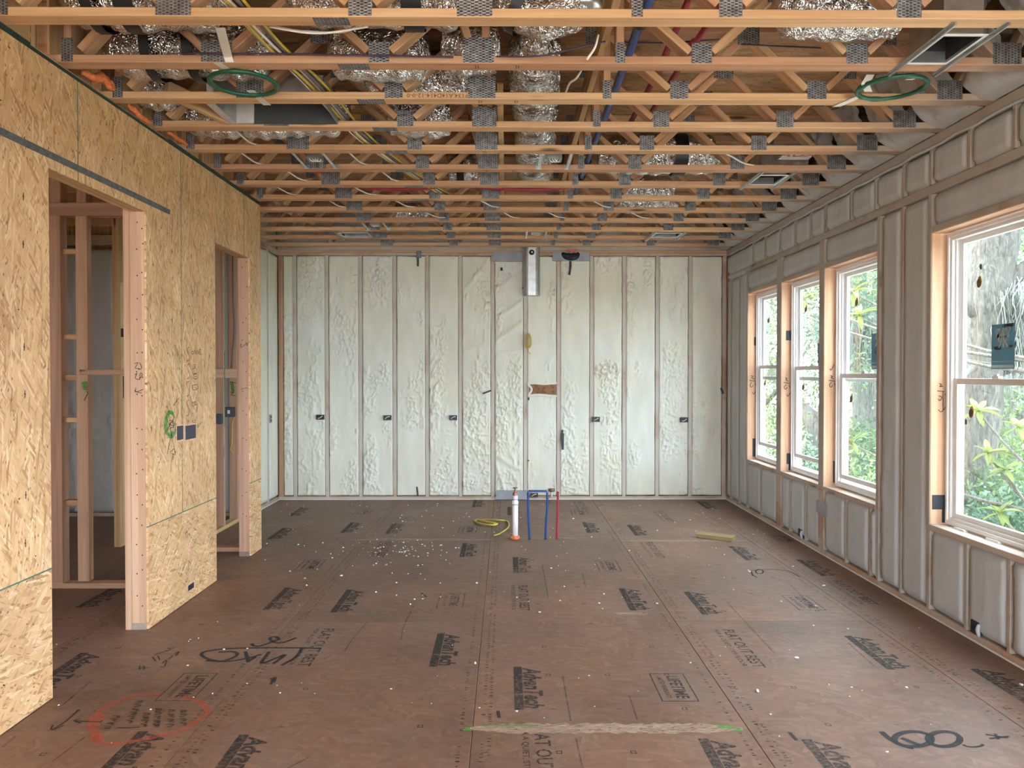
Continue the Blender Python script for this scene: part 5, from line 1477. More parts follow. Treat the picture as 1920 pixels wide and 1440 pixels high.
foam_bead('orange foam bead between the third and fourth trusses', [(241, 196), (252, 207), (268, 221), (284, 231)], 0.012, 4)
foam_bead('small orange foam bead between the fourth and fifth trusses', [(314, 246), (328, 256), (342, 264), (353, 273)], 0.011, 8)

# ---------------------------------------------------------------- back wall fittings
def back_marks(name, pix, width, mat, lift=0.012):
    return strokes(name, [[ony(px, py, YB) for px, py in st] for st in pix], (0, -1, 0), width, mat, wb, lift, True)
def outlet(label, px, py, y=None, wd=0.095, ht=0.06):
    p = ony(px, py, YB)
    root = empty('outlet_box', (p.x, YB, p.z - ht / 2), label, 'outlet box', 'outlet boxes in the back wall')
    at = (p.x, YB, p.z)
    part_mesh('box', ring_frame_xz(p.x - wd / 2, p.x + wd / 2, p.z - ht / 2, p.z + ht / 2, 0.006, YB - 0.032, YB + 0.01) + [cuboid((p.x - wd / 2, p.x + wd / 2), (YB - 0.024, YB + 0.002), (p.z - ht / 2, p.z + ht / 2))], M_BLACK, root, at)
    r = random.Random(px)
    tube('wire_tail', smooth_path([(p.x - wd * 0.3, YB - 0.027, p.z - 0.015), (p.x, YB - 0.032, p.z + 0.012 * r.uniform(-1, 1)), (p.x + wd * 0.32, YB - 0.028, p.z + 0.014)], 4), 0.005, M_WIREW, root, 6)
    return root
def ring_frame_xz(x0, x1, z0, z1, t, y0, y1):
    return [cuboid((x0, x0 + t), (y0, y1), (z0, z1)), cuboid((x1 - t, x1), (y0, y1), (z0, z1)), cuboid((x0 + t, x1 - t), (y0, y1), (z0, z0 + t)), cuboid((x0 + t, x1 - t), (y0, y1), (z1 - t, z1))]
outlet('black outlet box in the back wall, leftmost of the row', 601, 782)
outlet('black outlet box in the back wall, second of the row from the left', 727, 783)
outlet('black outlet box in the back wall, left of the brown cut-out', 850, 783)
outlet('black outlet box in the back wall, right of the brown cut-out', 1117, 786)
outlet('black outlet box in the back wall, rightmost of the row', 1282, 787)
outlet('black outlet box low on the back wall behind the blue pipe', 1001, 928, wd=0.10, ht=0.05)
p = onx(506, 785, XA)
root = empty('outlet_box', (XA, p.y, p.z - 0.05), 'grey outlet box in the narrow return wall', 'outlet box')
part_mesh('box', [cuboid((XA - 0.005, XA + 0.014), (p.y - 0.035, p.y + 0.035), (p.z - 0.05, p.z + 0.05))], M_TAPE, root, (XA, p.y, p.z), 0.003)
part_mesh('device', [cuboid((XA + 0.012, XA + 0.016), (p.y - 0.022, p.y + 0.022), (p.z + 0.008, p.z + 0.036)), cuboid((XA + 0.012, XA + 0.016), (p.y - 0.022, p.y + 0.022), (p.z - 0.036, p.z - 0.008))], M_BLACK, root, (XA, p.y, p.z), 0.002)
# galvanised vent stack below the ceiling
pa, pb = ony(981, 466, YB), ony(1012, 556, YB)
cx = (pa.x + pb.x) / 2
root = empty('vent_stack', (cx, YB, pb.z), 'galvanised metal vent stack hanging at the top of the back wall', 'vent')
V, Fc = [], []
n = 28; wx, dy_ = (pb.x - pa.x) / 2, 0.075
zs = np.linspace(pb.z, pa.z, 5)
for z in zs:
    for i in range(n):
        a = 2 * math.pi * i / n
        ex = math.copysign(abs(math.cos(a)) ** 0.55, math.cos(a)); ey = math.copysign(abs(math.sin(a)) ** 0.8, math.sin(a))
        V.append((cx + ex * wx, YB - 0.085 + ey * dy_, z))
for k in range(4):
    for i in range(n):
        j = (i + 1) % n; Fc.append((k * n + i, k * n + j, (k + 1) * n + j, (k + 1) * n + i))
Fc += [tuple(reversed(range(n))), tuple(range(4 * n, 5 * n))]
Vl, Mx = local(V, (cx, YB, pb.z)); mk('stack', Vl, Fc, M_GALV, root, Mx, False)
pk = ony(997, 473, YB - 0.17)
tube('knockout', [(pk.x, YB - 0.162, pk.z), (pk.x, YB - 0.168, pk.z)], 0.033, M_BLACK, root, 20)
tube('knockout_cap', [(pk.x + 0.004, YB - 0.168, pk.z + 0.004), (pk.x + 0.004, YB - 0.171, pk.z + 0.004)], 0.010, M_WIREW, root, 12)
sts = []
for j in range(22):
    z = pb.z + 0.03 + j * 0.021
    for x in (cx + wx * 0.18, cx + wx * 0.62): sts.append([(x, YB - 0.158 + (0.006 if x > cx + wx * 0.4 else 0), z), (x, YB - 0.158 + (0.006 if x > cx + wx * 0.4 else 0), z + 0.01)])
m = strokes('stitch_marks', sts, (0, -1, 0), 0.004, M_WIREW, root, 0.006, False); m['kind'] = 'stuff'
# steel protector plates and tape on the plates
def bplate2(label, px0, px1, py0, py1, mat, name='nail_plate', d=0.03):
    a, b = ony(px0, py1, YB), ony(px1, py0, YB)
    return box(name, (a.x, b.x), (YB - d, YB - 0.004), (a.z, b.z), mat, wb, 'x', 0.002)
bplate2('', 925, 981, 473, 491, M_TAPE); bplate2('', 1036, 1105, 473, 490, M_TAPE); bplate2('', 781, 790, 471, 484, M_GALVD); bplate2('', 930, 988, 919, 936, M_TAPE, d=0.034)
M_SOOT = plain('black_mastic', (0.012, 0.014, 0.020), 0.7)
p = ony(1070, 482, YB)
V, Fc = bark_tube([(p.x - 0.11, YB - 0.02, p.z + 0.04), (p.x - 0.04, YB - 0.035, p.z + 0.0), (p.x + 0.05, YB - 0.035, p.z), (p.x + 0.10, YB - 0.02, p.z + 0.04)], [0.02, 0.045, 0.045, 0.02], 3, 9, 4)
Vl, Mx = local(V, p); tag(mk('mastic_patch', Vl, Fc, M_SOOT, None, Mx, True), 'black mastic patch on the top plate right of the vent stack', 'sealant')
p = ony(1073, 470, YB - 0.05)
V, Fc = merge_parts([bark_tube([(p.x - 0.05 + 0.03 * j, YB - 0.055, p.z + 0.012), (p.x - 0.045 + 0.03 * j, YB - 0.06, p.z - 0.008), (p.x - 0.02 + 0.03 * j, YB - 0.055, p.z + 0.006)], [0.010, 0.014, 0.008], j, 7, 3) for j in range(4)])
Vl, Mx = local(V, p); tag(mk('fire_foam_tuft', Vl, Fc, M_FOAMO, None, Mx, True), 'small orange foam tuft above the black mastic patch', 'foam')
M_STAIN = plain('dark_smear', (0.06, 0.065, 0.065), 0.9, 0, 0.25, 60)
back_marks('dark_smear', [[(1069, 490), (1069, 502), (1067, 516)], [(1054, 806), (1053, 822), (1055, 843)], [(1055, 812), (1055, 838)], [(784, 484), (784, 500)], [(1351, 727), (1355, 738)], [(940, 502), (941, 508)]], 0.028, M_STAIN, 0.026)
back_marks('dark_smear', [[(905, 738), (913, 735), (921, 732)], [(991, 745), (991, 750)], [(991, 862), (991, 864)], [(980, 539), (981, 541)], [(782, 912), (784, 930)]], 0.020, M_STAIN, 0.026)
# brown cut-out with a ragged edge
a, b = ony(992, 740, YB), ony(1042, 721, YB)
root = box('sheathing_cutout', (a.x, b.x), (YB - 0.026, YB - 0.002), (a.z, b.z), plain('bare_brown_board', (0.26, 0.12, 0.06), 0.8, 0, 0.25, 30), wb, 'x', 0.004)
back_marks('cut_edge', [[(989, 719), (1000, 718), (1020, 720), (1044, 718)], [(990, 742), (1010, 740), (1044, 743)], [(990, 720), (997, 730), (991, 741)]], 0.025, M_FOAM, 0.030)
# yellow cable coil on the wall
p = ony(990, 640, YB)
pts = []
for i in range(44):
    a = i * 0.62; pts.append((p.x + 0.032 * math.cos(a) + 0.008 * math.sin(i * 0.9), YB - 0.03 - 0.0012 * i, p.z + 0.085 * math.sin(a) + 0.004 * math.cos(i)))
pts += [(p.x + 0.0, YB - 0.06, p.z - 0.10), (p.x + 0.03, YB - 0.05, p.z - 0.16)]
o = tube('cable_coil', smooth_path(pts, 3), 0.0055, M_YEL, None, 6)
tag(o, 'small coil of yellow cable hanging on the back wall stud', 'cable')

# ---------------------------------------------------------------- right wall fittings
def right_box(label, px, py, wd=0.09, ht=0.07):
    p = onx(px, py, XR)
    root = empty('outlet_box', (XR, p.y, p.z - ht / 2), label, 'outlet box')
    part_mesh('box', [cuboid((XR - 0.007, XR + 0.02), (p.y - wd / 2, p.y + wd / 2), (p.z - ht / 2, p.z + ht / 2))], M_NAVY, root, (XR, p.y, p.z), 0.003)
    V, Fc = bark_tube([(XR - 0.006, p.y - wd * 0.55, p.z + 0.03), (XR - 0.016, p.y - wd * 0.62, p.z), (XR - 0.006, p.y - wd * 0.55, p.z - 0.04)], [0.008, 0.013, 0.008], int(px), 8, 4)
    Vl, Mx = local(V, (XR, p.y, p.z)); mk('foam_dab', Vl, Fc, M_FOAMR, root, Mx, True)
right_box('dark outlet box low on the right wall below the grouped windows', 1501, 999)
right_box('dark outlet box low on the right wall below the nearest window', 1829, 1176, 0.075, 0.075)
def jamb_patch(y, px0, px1, py0, py1, name='flashing_tape'):
    a, b = ony(px0, py1, y), ony(px1, py0, y)
    return box(name, (a.x, b.x), (y - 0.003, y - 0.0006), (a.z, b.z), M_SOOT, wr, 'z', 0.0008)
yj = {1: 4.90, 2: 6.55, 3: 7.575, 4: 8.64}
for n, q in {1: [(1776, 1783, 572, 601), (1748, 1778, 928, 955), (1766, 1779, 955, 980)], 2: [(1566, 1573, 609, 631), (1562, 1570, 864, 905)], 3: [(1474, 1486, 620, 638), (1475, 1484, 850, 870), (1479, 1485, 868, 882)], 4: [(1414, 1420, 632, 648), (1411, 1420, 822, 856)]}.items():
    for r in q: jamb_patch(yj[n], *r)
def jamb_marks(n, pix, w_=0.0045):
    strokes('handwriting', [[ony(px, py, yj[n]) for px, py in st] for st in pix], (0, -1, 0), w_, M_MARK, wr, 0.0014, True)
jamb_marks(1, letters([[(1761, 719), (1765, 721), (1762, 725), (1768, 724)], [(1757, 733), (1771, 734)], [(1768, 733), (1768, 770)], [(1759, 748), (1762, 751), (1766, 745), (1760, 742)], [(1771, 738), (1775, 743)], [(1759, 768), (1765, 772), (1775, 760)]]))
for n, cx, cy in ((2, 1560, 713), (3, 1475, 717), (4, 1411, 713)):
    jamb_marks(n, [[(cx - 3, cy - 9), (cx + 1, cy - 7), (cx - 2, cy - 5), (cx + 3, cy - 2)], [(cx - 6, cy), (cx + 6, cy + 2)], [(cx - 1, cy + 4), (cx - 5, cy + 9), (cx - 2, cy + 13), (cx + 1, cy + 9)], [(cx + 4, cy + 5), (cx + 6, cy + 10)], [(cx + 0, cy + 22), (cx + 2, cy + 26), (cx + 7, cy + 19)] if n > 2 else [(cx - 4, cy - 22), (cx - 2, cy - 19), (cx + 4, cy - 30)]], 0.006)
# metal mending plate on the mullion stud
a, b = onx(1531, 960, XR), onx(1551, 945, XR)
box('mending_plate', (XR - 0.006, XR - 0.003), (b.y, a.y), (a.z, b.z), M_TAPE, wr, 'y', 0.0008)
# loose white trim offcuts on the nearest sill
for k, (px, py, ln, lab) in enumerate(((1800, 993, 0.11, 'short white trim strip on the sill, farther from the camera'), (1862, 1014, 0.12, 'short white trim strip on the sill, nearer the camera'))):
    p = onz(px, py, WZ0 + 0.004)
    o = part_mesh('trim_offcut', [cuboid((p.x - 0.010, p.x + 0.012), (p.y - ln / 2, p.y + ln / 2), (WZ0, WZ0 + 0.006)), cuboid((p.x - 0.006, p.x + 0.002), (p.y - ln / 2, p.y + ln / 2), (WZ0 + 0.006, WZ0 + 0.012))], M_WHITE, None, (p.x, p.y, WZ0), 0.001)
    tag(o, lab, 'trim strip')
# stickers and dots on the glass
def film_mat(name, col):
    g = G(name)
    d = g.n('BsdfDiffuse', {'Color': (*col, 1)}); t = g.n('BsdfTranslucent', {'Color': (*col, 1)}); tr = g.n('BsdfTransparent', {'Color': (0.8, 0.9, 0.92, 1)})
    m1 = g.n('MixShader', {0: 0.6}); m2 = g.n('MixShader', {0: 0.16})
    g.nt.links.new(d.outputs[0], m1.inputs[1]); g.nt.links.new(t.outputs[0], m1.inputs[2])
    g.nt.links.new(m1.outputs[0], m2.inputs[1]); g.nt.links.new(tr.outputs[0], m2.inputs[2]); g.nt.links.new(m2.outputs[0], g.out.inputs[0])
    return g.m
M_STICK = film_mat('grey_blue_sticker_film', (0.055, 0.08, 0.09))
M_STTXT = plain('pale_sticker_print', (0.34, 0.41, 0.42), 0.6)
def sticker(n, px0, px1, py0, py1):
    x = XR + 0.1558
    a, b = onx(px0, py1, x), onx(px1, py0, x)
    root, up = WIN[n]
    y0, y1 = sorted((a.y, b.y)); z0, z1 = a.z, b.z
    at = (x, (y0 + y1) / 2, (z0 + z1) / 2)
    o = part_mesh('sticker', [cuboid((x - 0.0006, x + 0.0006), (y0, y1), (z0, z1))], M_STICK, up, at)
    me = o.data; me.materials.append(M_STTXT); me.materials.append(M_SOOT)
    bm = bmesh.new(); bm.from_mesh(me)
    W_, H_ = y1 - y0, z1 - z0
    def add_text(s, hgt, cz, mi):
        tm = text_mesh(s, hgt, M_STTXT, 1.0, 0, 0.003)
        vs = [bm.verts.new((-0.0011, -v.co.x, v.co.y + cz)) for v in tm.vertices]
        for p in tm.polygons:
            try:
                f = bm.faces.new([vs[i] for i in p.vertices]); f.material_index = mi
            except ValueError: pass
    def add_rect(cy_, cz, w_, h_, mi):
        f = bm.faces.new([bm.verts.new((-0.0010, cy_ + sx_ * w_ / 2, cz + sz_ * h_ / 2)) for sx_, sz_ in ((-1, -1), (1, -1), (1, 1), (-1, 1))]); f.material_index = mi
    add_text('\u042fAY', W_ * 0.36, H_ * 0.29, 1); add_text('9R', W_ * 0.44, H_ * 0.09, 1)
    add_rect(W_ * 0.22, -H_ * 0.03, W_ * 0.3, 0.02, 2); add_rect(-W_ * 0.3, -H_ * 0.01, W_ * 0.2, 0.012, 2); add_rect(0, -H_ * 0.33, W_ * 0.95, 0.004, 1); add_rect(0, -H_ * 0.44, W_ * 0.95, 0.018, 1)
    add_rect(-W_ * 0.25, H_ * 0.455, W_ * 0.4, 0.016, 2)
    bm.to_mesh(me); bm.free()
sticker(1, 1859, 1903, 605, 692)
sticker(2, 1634, 1680, 621, 692)
sticker(3, 1533, 1570, 640, 690)
M_DOTA = plain('brown_sticker', (0.10, 0.07, 0.05), 0.6); M_DOTB = plain('tan_sticker', (0.50, 0.33, 0.12), 0.6)
def dot(n, px, py, ry, rz, mat, dx=0.0):
    x = XR + 0.1555 - dx if py < 700 else XR + 0.1215 - dx
    p = onx(px, py, x); root, up = WIN[n]
    V = [(-0.0004, ry * math.cos(2 * math.pi * i / 16), rz * math.sin(2 * math.pi * i / 16)) for i in range(16)] + [(0.0004, ry * math.cos(2 * math.pi * i / 16), rz * math.sin(2 * math.pi * i / 16)) for i in range(16)]
    Fc = [tuple(reversed(range(16))), tuple(range(16, 32))] + [(i, (i + 1) % 16, 16 + (i + 1) % 16, 16 + i) for i in range(16)]
    mk('round_sticker', V, Fc, mat, up if py < 700 else root, Matrix.Translation(p))
for n, px, py in ((1, 1836, 531), (1, 1821, 775), (2, 1606, 568), (2, 1596, 749), (3, 1511, 581), (3, 1506, 727), (4, 1441, 602), (4, 1434, 720)):
    dot(n, px + 1.0, py - 3, 0.022, 0.034, M_DOTB); dot(n, px - 0.8, py, 0.020, 0.028, M_DOTA, 0.001)
for n, px, py in ((1, 1839, 500), (1, 1811, 791)): dot(n, px, py, 0.012, 0.018, M_NAVY)

# ---------------------------------------------------------------- passage details
def pboard(name, y, pix0, pix1, mat, parent, d=0.004):
    a, b = ony(pix0[0], pix1[1], y), ony(pix1[0], pix0[1], y)
    return box(name, (a.x, b.x), (y - d, y - 0.0005), (a.z, b.z), mat, parent, 'z', 0.001)
strokes('green_spray_patch', [[ony(160, 715, YH), ony(161, 722, YH), ony(160, 732, YH)], [ony(157, 716, YH), ony(158, 728, YH)]], (0, -1, 0), 0.03, M_GRSP, hl, 0.0012)
strokes('handwriting', [[ony(162, 734, YH), ony(165, 737, YH), ony(161, 745, YH), ony(158, 751, YH)]], (0, -1, 0), 0.006, M_MARK, hl, 0.002)
pboard('black_tape', 6.3, (227, 616), (236, 632), M_SOOT, hb); pboard('black_tape', 6.3, (231, 705), (236.5, 746), M_SOOT, hb)
for yy_, z0, z1, nm, lab in ((7.64, 785, 0, 'outlet_box', 'black outlet box on the nearer stud beyond the second doorway'), (8.03, 772, 0, 'outlet_box', 'black outlet box with a pale label beyond the second doorway')):
    px = 413.5 if yy_ < 8 else 433
    p = ony(px, z0, yy_)
    root = empty(nm, (p.x, yy_, p.z - 0.05), lab, 'outlet box', 'outlet boxes on the open studs')
    w_ = 0.027 if yy_ < 8 else 0.045
    part_mesh('box', [cuboid((p.x - w_, p.x + w_), (yy_ - 0.06, yy_ - 0.0006), (p.z - 0.05, p.z + 0.05))], M_NAVY, root, (p.x, yy_, p.z), 0.004)
    if yy_ > 8: part_mesh('label_patch', [cuboid((p.x - 0.015, p.x + 0.012), (yy_ - 0.062, yy_ - 0.0602), (p.z - 0.018, p.z + 0.02))], M_WIREW, root, (p.x, yy_, p.z))
cb = [ony(436, 478, 8.02), ony(437, 560, 8.015), ony(439, 620, 8.015), ony(434, 690, 8.02)]
o = tube('cable', smooth_path(cb, 6), 0.006, M_GREYC, None, 6); tag(o, 'dark cable running down the stud beyond the second doorway', 'cable')
cb = [ony(441, 782, 8.015), ony(436, 792, 8.015), ony(435, 830, 8.015), ony(432, 842, 8.015), ony(437, 849, 8.015)]
o = tube('cable', smooth_path(cb, 6), 0.005, M_YEL, None, 6); tag(o, 'short cable tail under the labelled outlet box', 'cable')
strokes('green_spray_patch', [[ony(434, 715, 8.03), ony(437, 730, 8.03), ony(435, 738, 8.03)]], (0, -1, 0), 0.035, M_GRSP, hs, 0.0012)
strokes('handwriting', [[ony(433, 728, 8.03), ony(439, 734, 8.03), ony(433, 740, 8.03), ony(442, 742, 8.03)], [ony(430, 716, 8.03), ony(443, 718, 8.03)]], (0, -1, 0), 0.006, M_MARK, hs, 0.002)
strokes('green_spray_patch', [[onx(420.5, 660, XA), onx(421, 760, XA), onx(421, 800, XA)]], (1, 0, 0), 0.02, M_GRSP, hs, 0.0012)

# ================================================================== print, paint and things on the floor
def fit_mesh(s, length, height, mat, shear=0.0, bold=0.0):
    """lettering scaled to a given length and height, centred."""
    me = text_mesh(s, 1.0, mat, 1.0, shear, bold).copy()
    co = np.empty(len(me.vertices) * 3, np.float32); me.vertices.foreach_get('co', co); co = co.reshape(-1, 3)
    lo, hi = co.min(0), co.max(0)
    co[:, 0] = (co[:, 0] - (lo[0] + hi[0]) / 2) * length / (hi[0] - lo[0]); co[:, 1] = (co[:, 1] - (lo[1] + hi[1]) / 2) * height / (hi[1] - lo[1])
    me.vertices.foreach_set('co', co.ravel()); me.update()
    return me
def merge_meshes(name, items, mat):
    """items: (mesh, dx, dy) or (V, F) -> one mesh."""
    V, Fc = [], []
    for it in items:
        b = len(V)
        if len(it) == 3:
            V += [(v.co.x + it[1], v.co.y + it[2], 0) for v in it[0].vertices]; Fc += [tuple(i + b for i in p.vertices) for p in it[0].polygons]
        else:
            V += it[0]; Fc += [tuple(i + b for i in f) for f in it[1]]
    me = bpy.data.meshes.new(name); me.from_pydata(V, [], Fc); me.update(); me.materials.append(mat)
    return me
def rct(x0, x1, y0, y1): return [(x0, y0, 0), (x1, y0, 0), (x1, y1, 0), (x0, y1, 0)], [(0, 1, 2, 3)]
def bar_with_text(L, h, s):
    """solid bar with small knocked-out lettering suggested by a thin gap."""
    return [rct(-L / 2, L * 0.16, -h / 2, h / 2), rct(L * 0.175, L / 2, -h / 2, h / 2)]
ADV = merge_meshes('print_logo', [(fit_mesh('AdvanTech', 0.49, 0.095, M_INKW, 0.2, 0.036), 0.0, 0.072)] + bar_with_text(0.52, 0.044, ''), M_INKW)
FOB = merge_meshes('print_slogan', [(fit_mesh('FLAT OUT BEST', 0.60, 0.068, M_INKW, 0.0, 0.012), 0.0, 0.045), (fit_mesh('FOR A QUIET, STIFF FLOOR', 0.58, 0.033, M_INKW, 0.0, 0.006), -0.01, -0.03)], M_INKW)
LIF = merge_meshes('print_warranty', [(fit_mesh('LIFETIME', 0.27, 0.062, M_INKW, 0.0, 0.024), 0, 0.022), (fit_mesh('LIMITED WARRANTY', 0.27, 0.026, M_INKW, 0.0, 0.008), 0, -0.045),
                                        rct(-0.17, 0.17, 0.083, 0.089), rct(-0.17, 0.17, -0.089, -0.083), rct(-0.17, -0.164, -0.083, 0.083), rct(0.164, 0.17, -0.083, 0.083)], M_INKW)
ROT = Matrix.Rotation(-math.pi / 2, 4, 'Z')
def put_print(me, px, py, nm='printed_lettering'):
    p = onz(px, py, 0.0)
    o = bpy.data.objects.new(nm, me)
    reg(o, Matrix.Translation((p.x, p.y, 0.0006)) @ ROT, panel_at(p))
for px, py in ((820, 1217), (972, 1288), (1176, 1123), (1304, 1130), (1628, 1222), (641, 1126), (520, 1122), (212, 1428), (416, 1436), (1350, 1444), (967, 1059), (869, 1031), (1100, 989), (1187, 994), (733, 991), (652, 989), (556, 959), (1520, 1064), (1386, 1037),
               (1886, 1292), (1560, 1446), (108, 1258), (1318, 947), (185, 1118), (955, 958), (890, 944), (520, 1000)):
    put_print(ADV, px, py)
for px, py in ((580, 1212), (970, 1120), (1378, 1214), (1000, 1425), (1218, 1031), (712, 1030), (1240, 968), (1085, 948), (1590, 1110)):
    put_print(FOB, px, py)
for px, py in ((352, 1287), (846, 1126), (1262, 1288), (1140, 1061), (583, 1059), (1506, 1130), (680, 960), (1086, 961), (877, 993), (1470, 1010)):
    put_print(LIF, px, py)
# rows of small square fastener marks on every panel, and fine edge print beside the joints
for (x0, x1, a, b, o) in PANELS:
    if b < 2.6 or x0 < -2.7: continue
    r = random.Random(int((x0 + 9) * 100 + a * 10)); items = []; dash = []
    for y in np.arange(a + 0.2, b - 0.05, 0.4064):
        for x in np.arange(x0 + 0.06, x1 - 0.02, 0.305):
            s = 0.012
            if x > XR - 0.05 or y > YB - 0.05: continue
            if r.random() < 0.5: items += [rct(x - s, x + s, y - s, y - s + 0.004), rct(x - s, x + s, y + s - 0.004, y + s), rct(x - s, x - s + 0.004, y - s, y + s), rct(x + s - 0.004, x + s, y - s, y + s)]
            else: items.append(rct(x - 0.013, x + 0.013, y - 0.002, y + 0.002))
    for xe in (x0 + 0.045, x0 + 0.075, x1 - 0.05):
        y = a + 0.05
        while y < b - 0.05 and xe < XR - 0.02:
            l = r.uniform(0.004, 0.018)
            if r.random() < 0.72: dash.append(rct(xe - r.uniform(0.004, 0.010), xe + r.uniform(0.004, 0.010), y, min(y + l * 0.6, YB - 0.02)))
            y += l + r.uniform(0.004, 0.03)
    me = merge_meshes('printed_fastener_marks', items + dash, M_INKW)
    ob = bpy.data.objects.new('printed_fastener_marks', me); ob['kind'] = 'stuff'
    reg(ob, Matrix.Translation((0, 0, 0.0005)), o)
# chalky layout lines
def floor_strokes(name, pix, width, mat, lift=0.0010, smooth=True, parent=None):
    P = [[onz(px, py, 0) for px, py in st] for st in pix]
    return strokes(name, P, (0, 0, 1), width, mat, parent or panel_at(P[0][0]), lift, smooth)
floor_strokes('scuffed_print_line', [[(690, 1165), (660, 1200), (646, 1222)], [(776, 1135), (757, 1175), (752, 1200)], [(1055, 1268), (1070, 1352)], [(1080, 1385), (1092, 1440)], [(1180, 1305), (1195, 1350)], [(1362, 1128), (1452, 1225)], [(1017, 1060), (1028, 1122)], [(1092, 1075), (1098, 1100)],
                                     [(96, 1430), (160, 1382)], [(4, 1402), (30, 1380)], [(118, 1322), (170, 1278)], [(1480, 1095), (1520, 1135)], [(1590, 1205), (1640, 1250)], [(540, 1440), (580, 1420)]], 0.008, M_FAINT, 0.0007)
# big spray painted figures
floor_strokes('spray_painted_figure', [[(472, 1207), (476, 1211), (490, 1211), (512, 1203), (523, 1199), (516, 1194), (506, 1197), (513, 1204), (530, 1205), (556, 1196)],
                                       [(602, 1216), (560, 1215), (480, 1215), (420, 1217), (385, 1222), (378, 1228), (390, 1236), (415, 1240), (438, 1233), (445, 1226), (435, 1222), (410, 1223)],
                                       [(386, 1239), (430, 1240), (470, 1233), (490, 1227)], [(460, 1222), (466, 1242)], [(466, 1240), (480, 1232)], [(505, 1222), (490, 1244), (516, 1235), (535, 1228), (512, 1245)], [(566, 1216), (555, 1232), (528, 1248)]], 0.020, M_SPRAY)
floor_strokes('spray_painted_figure', [[(1652, 1372), (1672, 1388), (1700, 1400), (1712, 1402)], ell(1712, 1386, 35, 14), ell(1770, 1386, 30, 14), [(1690, 1384), (1705, 1390), (1725, 1398)]], 0.026, M_SPRAY)
floor_strokes('marker_figure', [[(1848, 1377), (1890, 1384)], [(1855, 1385), (1892, 1381)], [(1866, 1376), (1872, 1387)], ell(1825, 1396, 18, 5, 0, 3.1, 10), [(1408, 1071), (1412, 1080)], [(1410, 1078), (1420, 1083)], ell(1424, 1072, 7, 4), [(1408, 1070), (1440, 1068), (1478, 1071), (1500, 1082)]], 0.012, M_SPRAY)
floor_strokes('spray_painted_ring', [[(345, 1305), (372, 1315), (389, 1330), (386, 1342), (365, 1355), (340, 1370), (290, 1382), (240, 1392), (200, 1396), (184, 1388), (176, 1372), (172, 1356), (180, 1340), (200, 1325), (230, 1312), (255, 1304), (300, 1303)]], 0.034, M_ORSP, 0.0012)
floor_strokes('spray_painted_ring', [[(176, 1362), (184, 1350), (190, 1340)], [(184, 1390), (178, 1376)]], 0.05, M_ORSP, 0.0014)
hwf = []
# column of hand lettering inside the ring: lines run towards the camera
def fw(lines):
    for (x0, y0, x1, y1, n, seed) in lines:
        r = random.Random(seed); d = ((x1 - x0) / n, (y1 - y0) / n)
        nx, ny = 13, 3.2
        for i in range(n):
            cx, cy = x0 + d[0] * (i + 0.5), y0 + d[1] * (i + 0.5)
            pts = [(cx - nx * 0.5 + r.uniform(-1, 1), cy - 2 + r.uniform(-1, 1)), (cx + nx * 0.5, cy - 1 + r.uniform(-1, 1)), (cx + r.uniform(-2, 2), cy + 1.5), (cx + nx * 0.5 * r.choice((-1, 1)), cy + 2.5)]
            hwf.append(pts)
            if r.random() < 0.6: hwf.append([(cx - nx * 0.4, cy + r.uniform(-2, 2)), (cx + nx * 0.4, cy + r.uniform(-2, 2))])
fw([(222, 1340, 198, 1368, 4, 1), (264, 1313, 240, 1357, 6, 2), (276, 1336, 268, 1364, 4, 3), (298, 1328, 292, 1364, 5, 4), (322, 1328, 318, 1366, 4, 5), (344, 1330, 343, 1362, 4, 6)])
floor_strokes('handwriting', hwf, 0.0055, M_MARK, 0.0016)
floor_strokes('handwriting', [[(220, 1365), (240, 1365), (262, 1364)], [(186, 1354), (160, 1353), (140, 1352)], [(150, 1348), (139, 1352), (152, 1356)], [(148, 1331), (125, 1352), (98, 1369)], [(99, 1360), (97, 1369), (120, 1361)], [(143, 1333), (150, 1333)], [(186, 1356), (192, 1351)]], 0.0075, M_MARK, 0.0016)
floor_strokes('handwriting', [[(286, 1232), (292, 1240)], [(296, 1230), (300, 1238)], [(290, 1228), (318, 1219)], [(314, 1215), (320, 1218)], [(304, 1244), (312, 1238), (308, 1250), (300, 1250)], [(316, 1236), (324, 1230)], [(328, 1226), (336, 1222), (330, 1230)], [(258, 1254), (280, 1252)], [(262, 1249), (262, 1256)], [(270, 1249), (270, 1256)], [(508, 1272), (514, 1280), (518, 1270)]], 0.007, M_MARK, 0.0012)
floor_strokes('marker_arrow', [[(515, 1270), (507, 1284)], [(934, 1333), (936, 1346)], [(1480, 1373), (1494, 1388)], [(790, 1112), (800, 1120)]], 0.014, M_MARK, 0.0012)
floor_strokes('orange_paint_dash', [[(104, 1161), (118, 1160)], [(124, 1160), (138, 1158)]], 0.02, M_ORSP)
# sanded joints with remains of green paint
def sanded(px0, px1, py, dy, name='sanded_joint', green=None):
    a, b = onz(px0, py, 0), onz(px1, py, 0)
    n = 60; V, Fc = [], []
    r = np.random.default_rng(int(px0))
    for i in range(n + 1):
        t = i / n; x = a.x + (b.x - a.x) * t; y = a.y + (b.y - a.y) * t
        e = dy * min(1, 0.3 + 5 * min(t, 1 - t))
        V += [(x, y - e * (0.75 + 0.5 * r.random()), 0.0009), (x, y + e * (0.75 + 0.5 * r.random()), 0.0009)]
    for i in range(n): Fc.append((2 * i, 2 * i + 2, 2 * i + 3, 2 * i + 1))
    o = mk(name, V, Fc, M_GLUE, floor)
    return o
sanded(884, 1392, 1366, 0.045); sanded(655, 930, 1012, 0.04); sanded(1158, 1400, 1014, 0.03); sanded(935, 1104, 1009, 0.022); sanded(1150, 1215, 1151, 0.03)
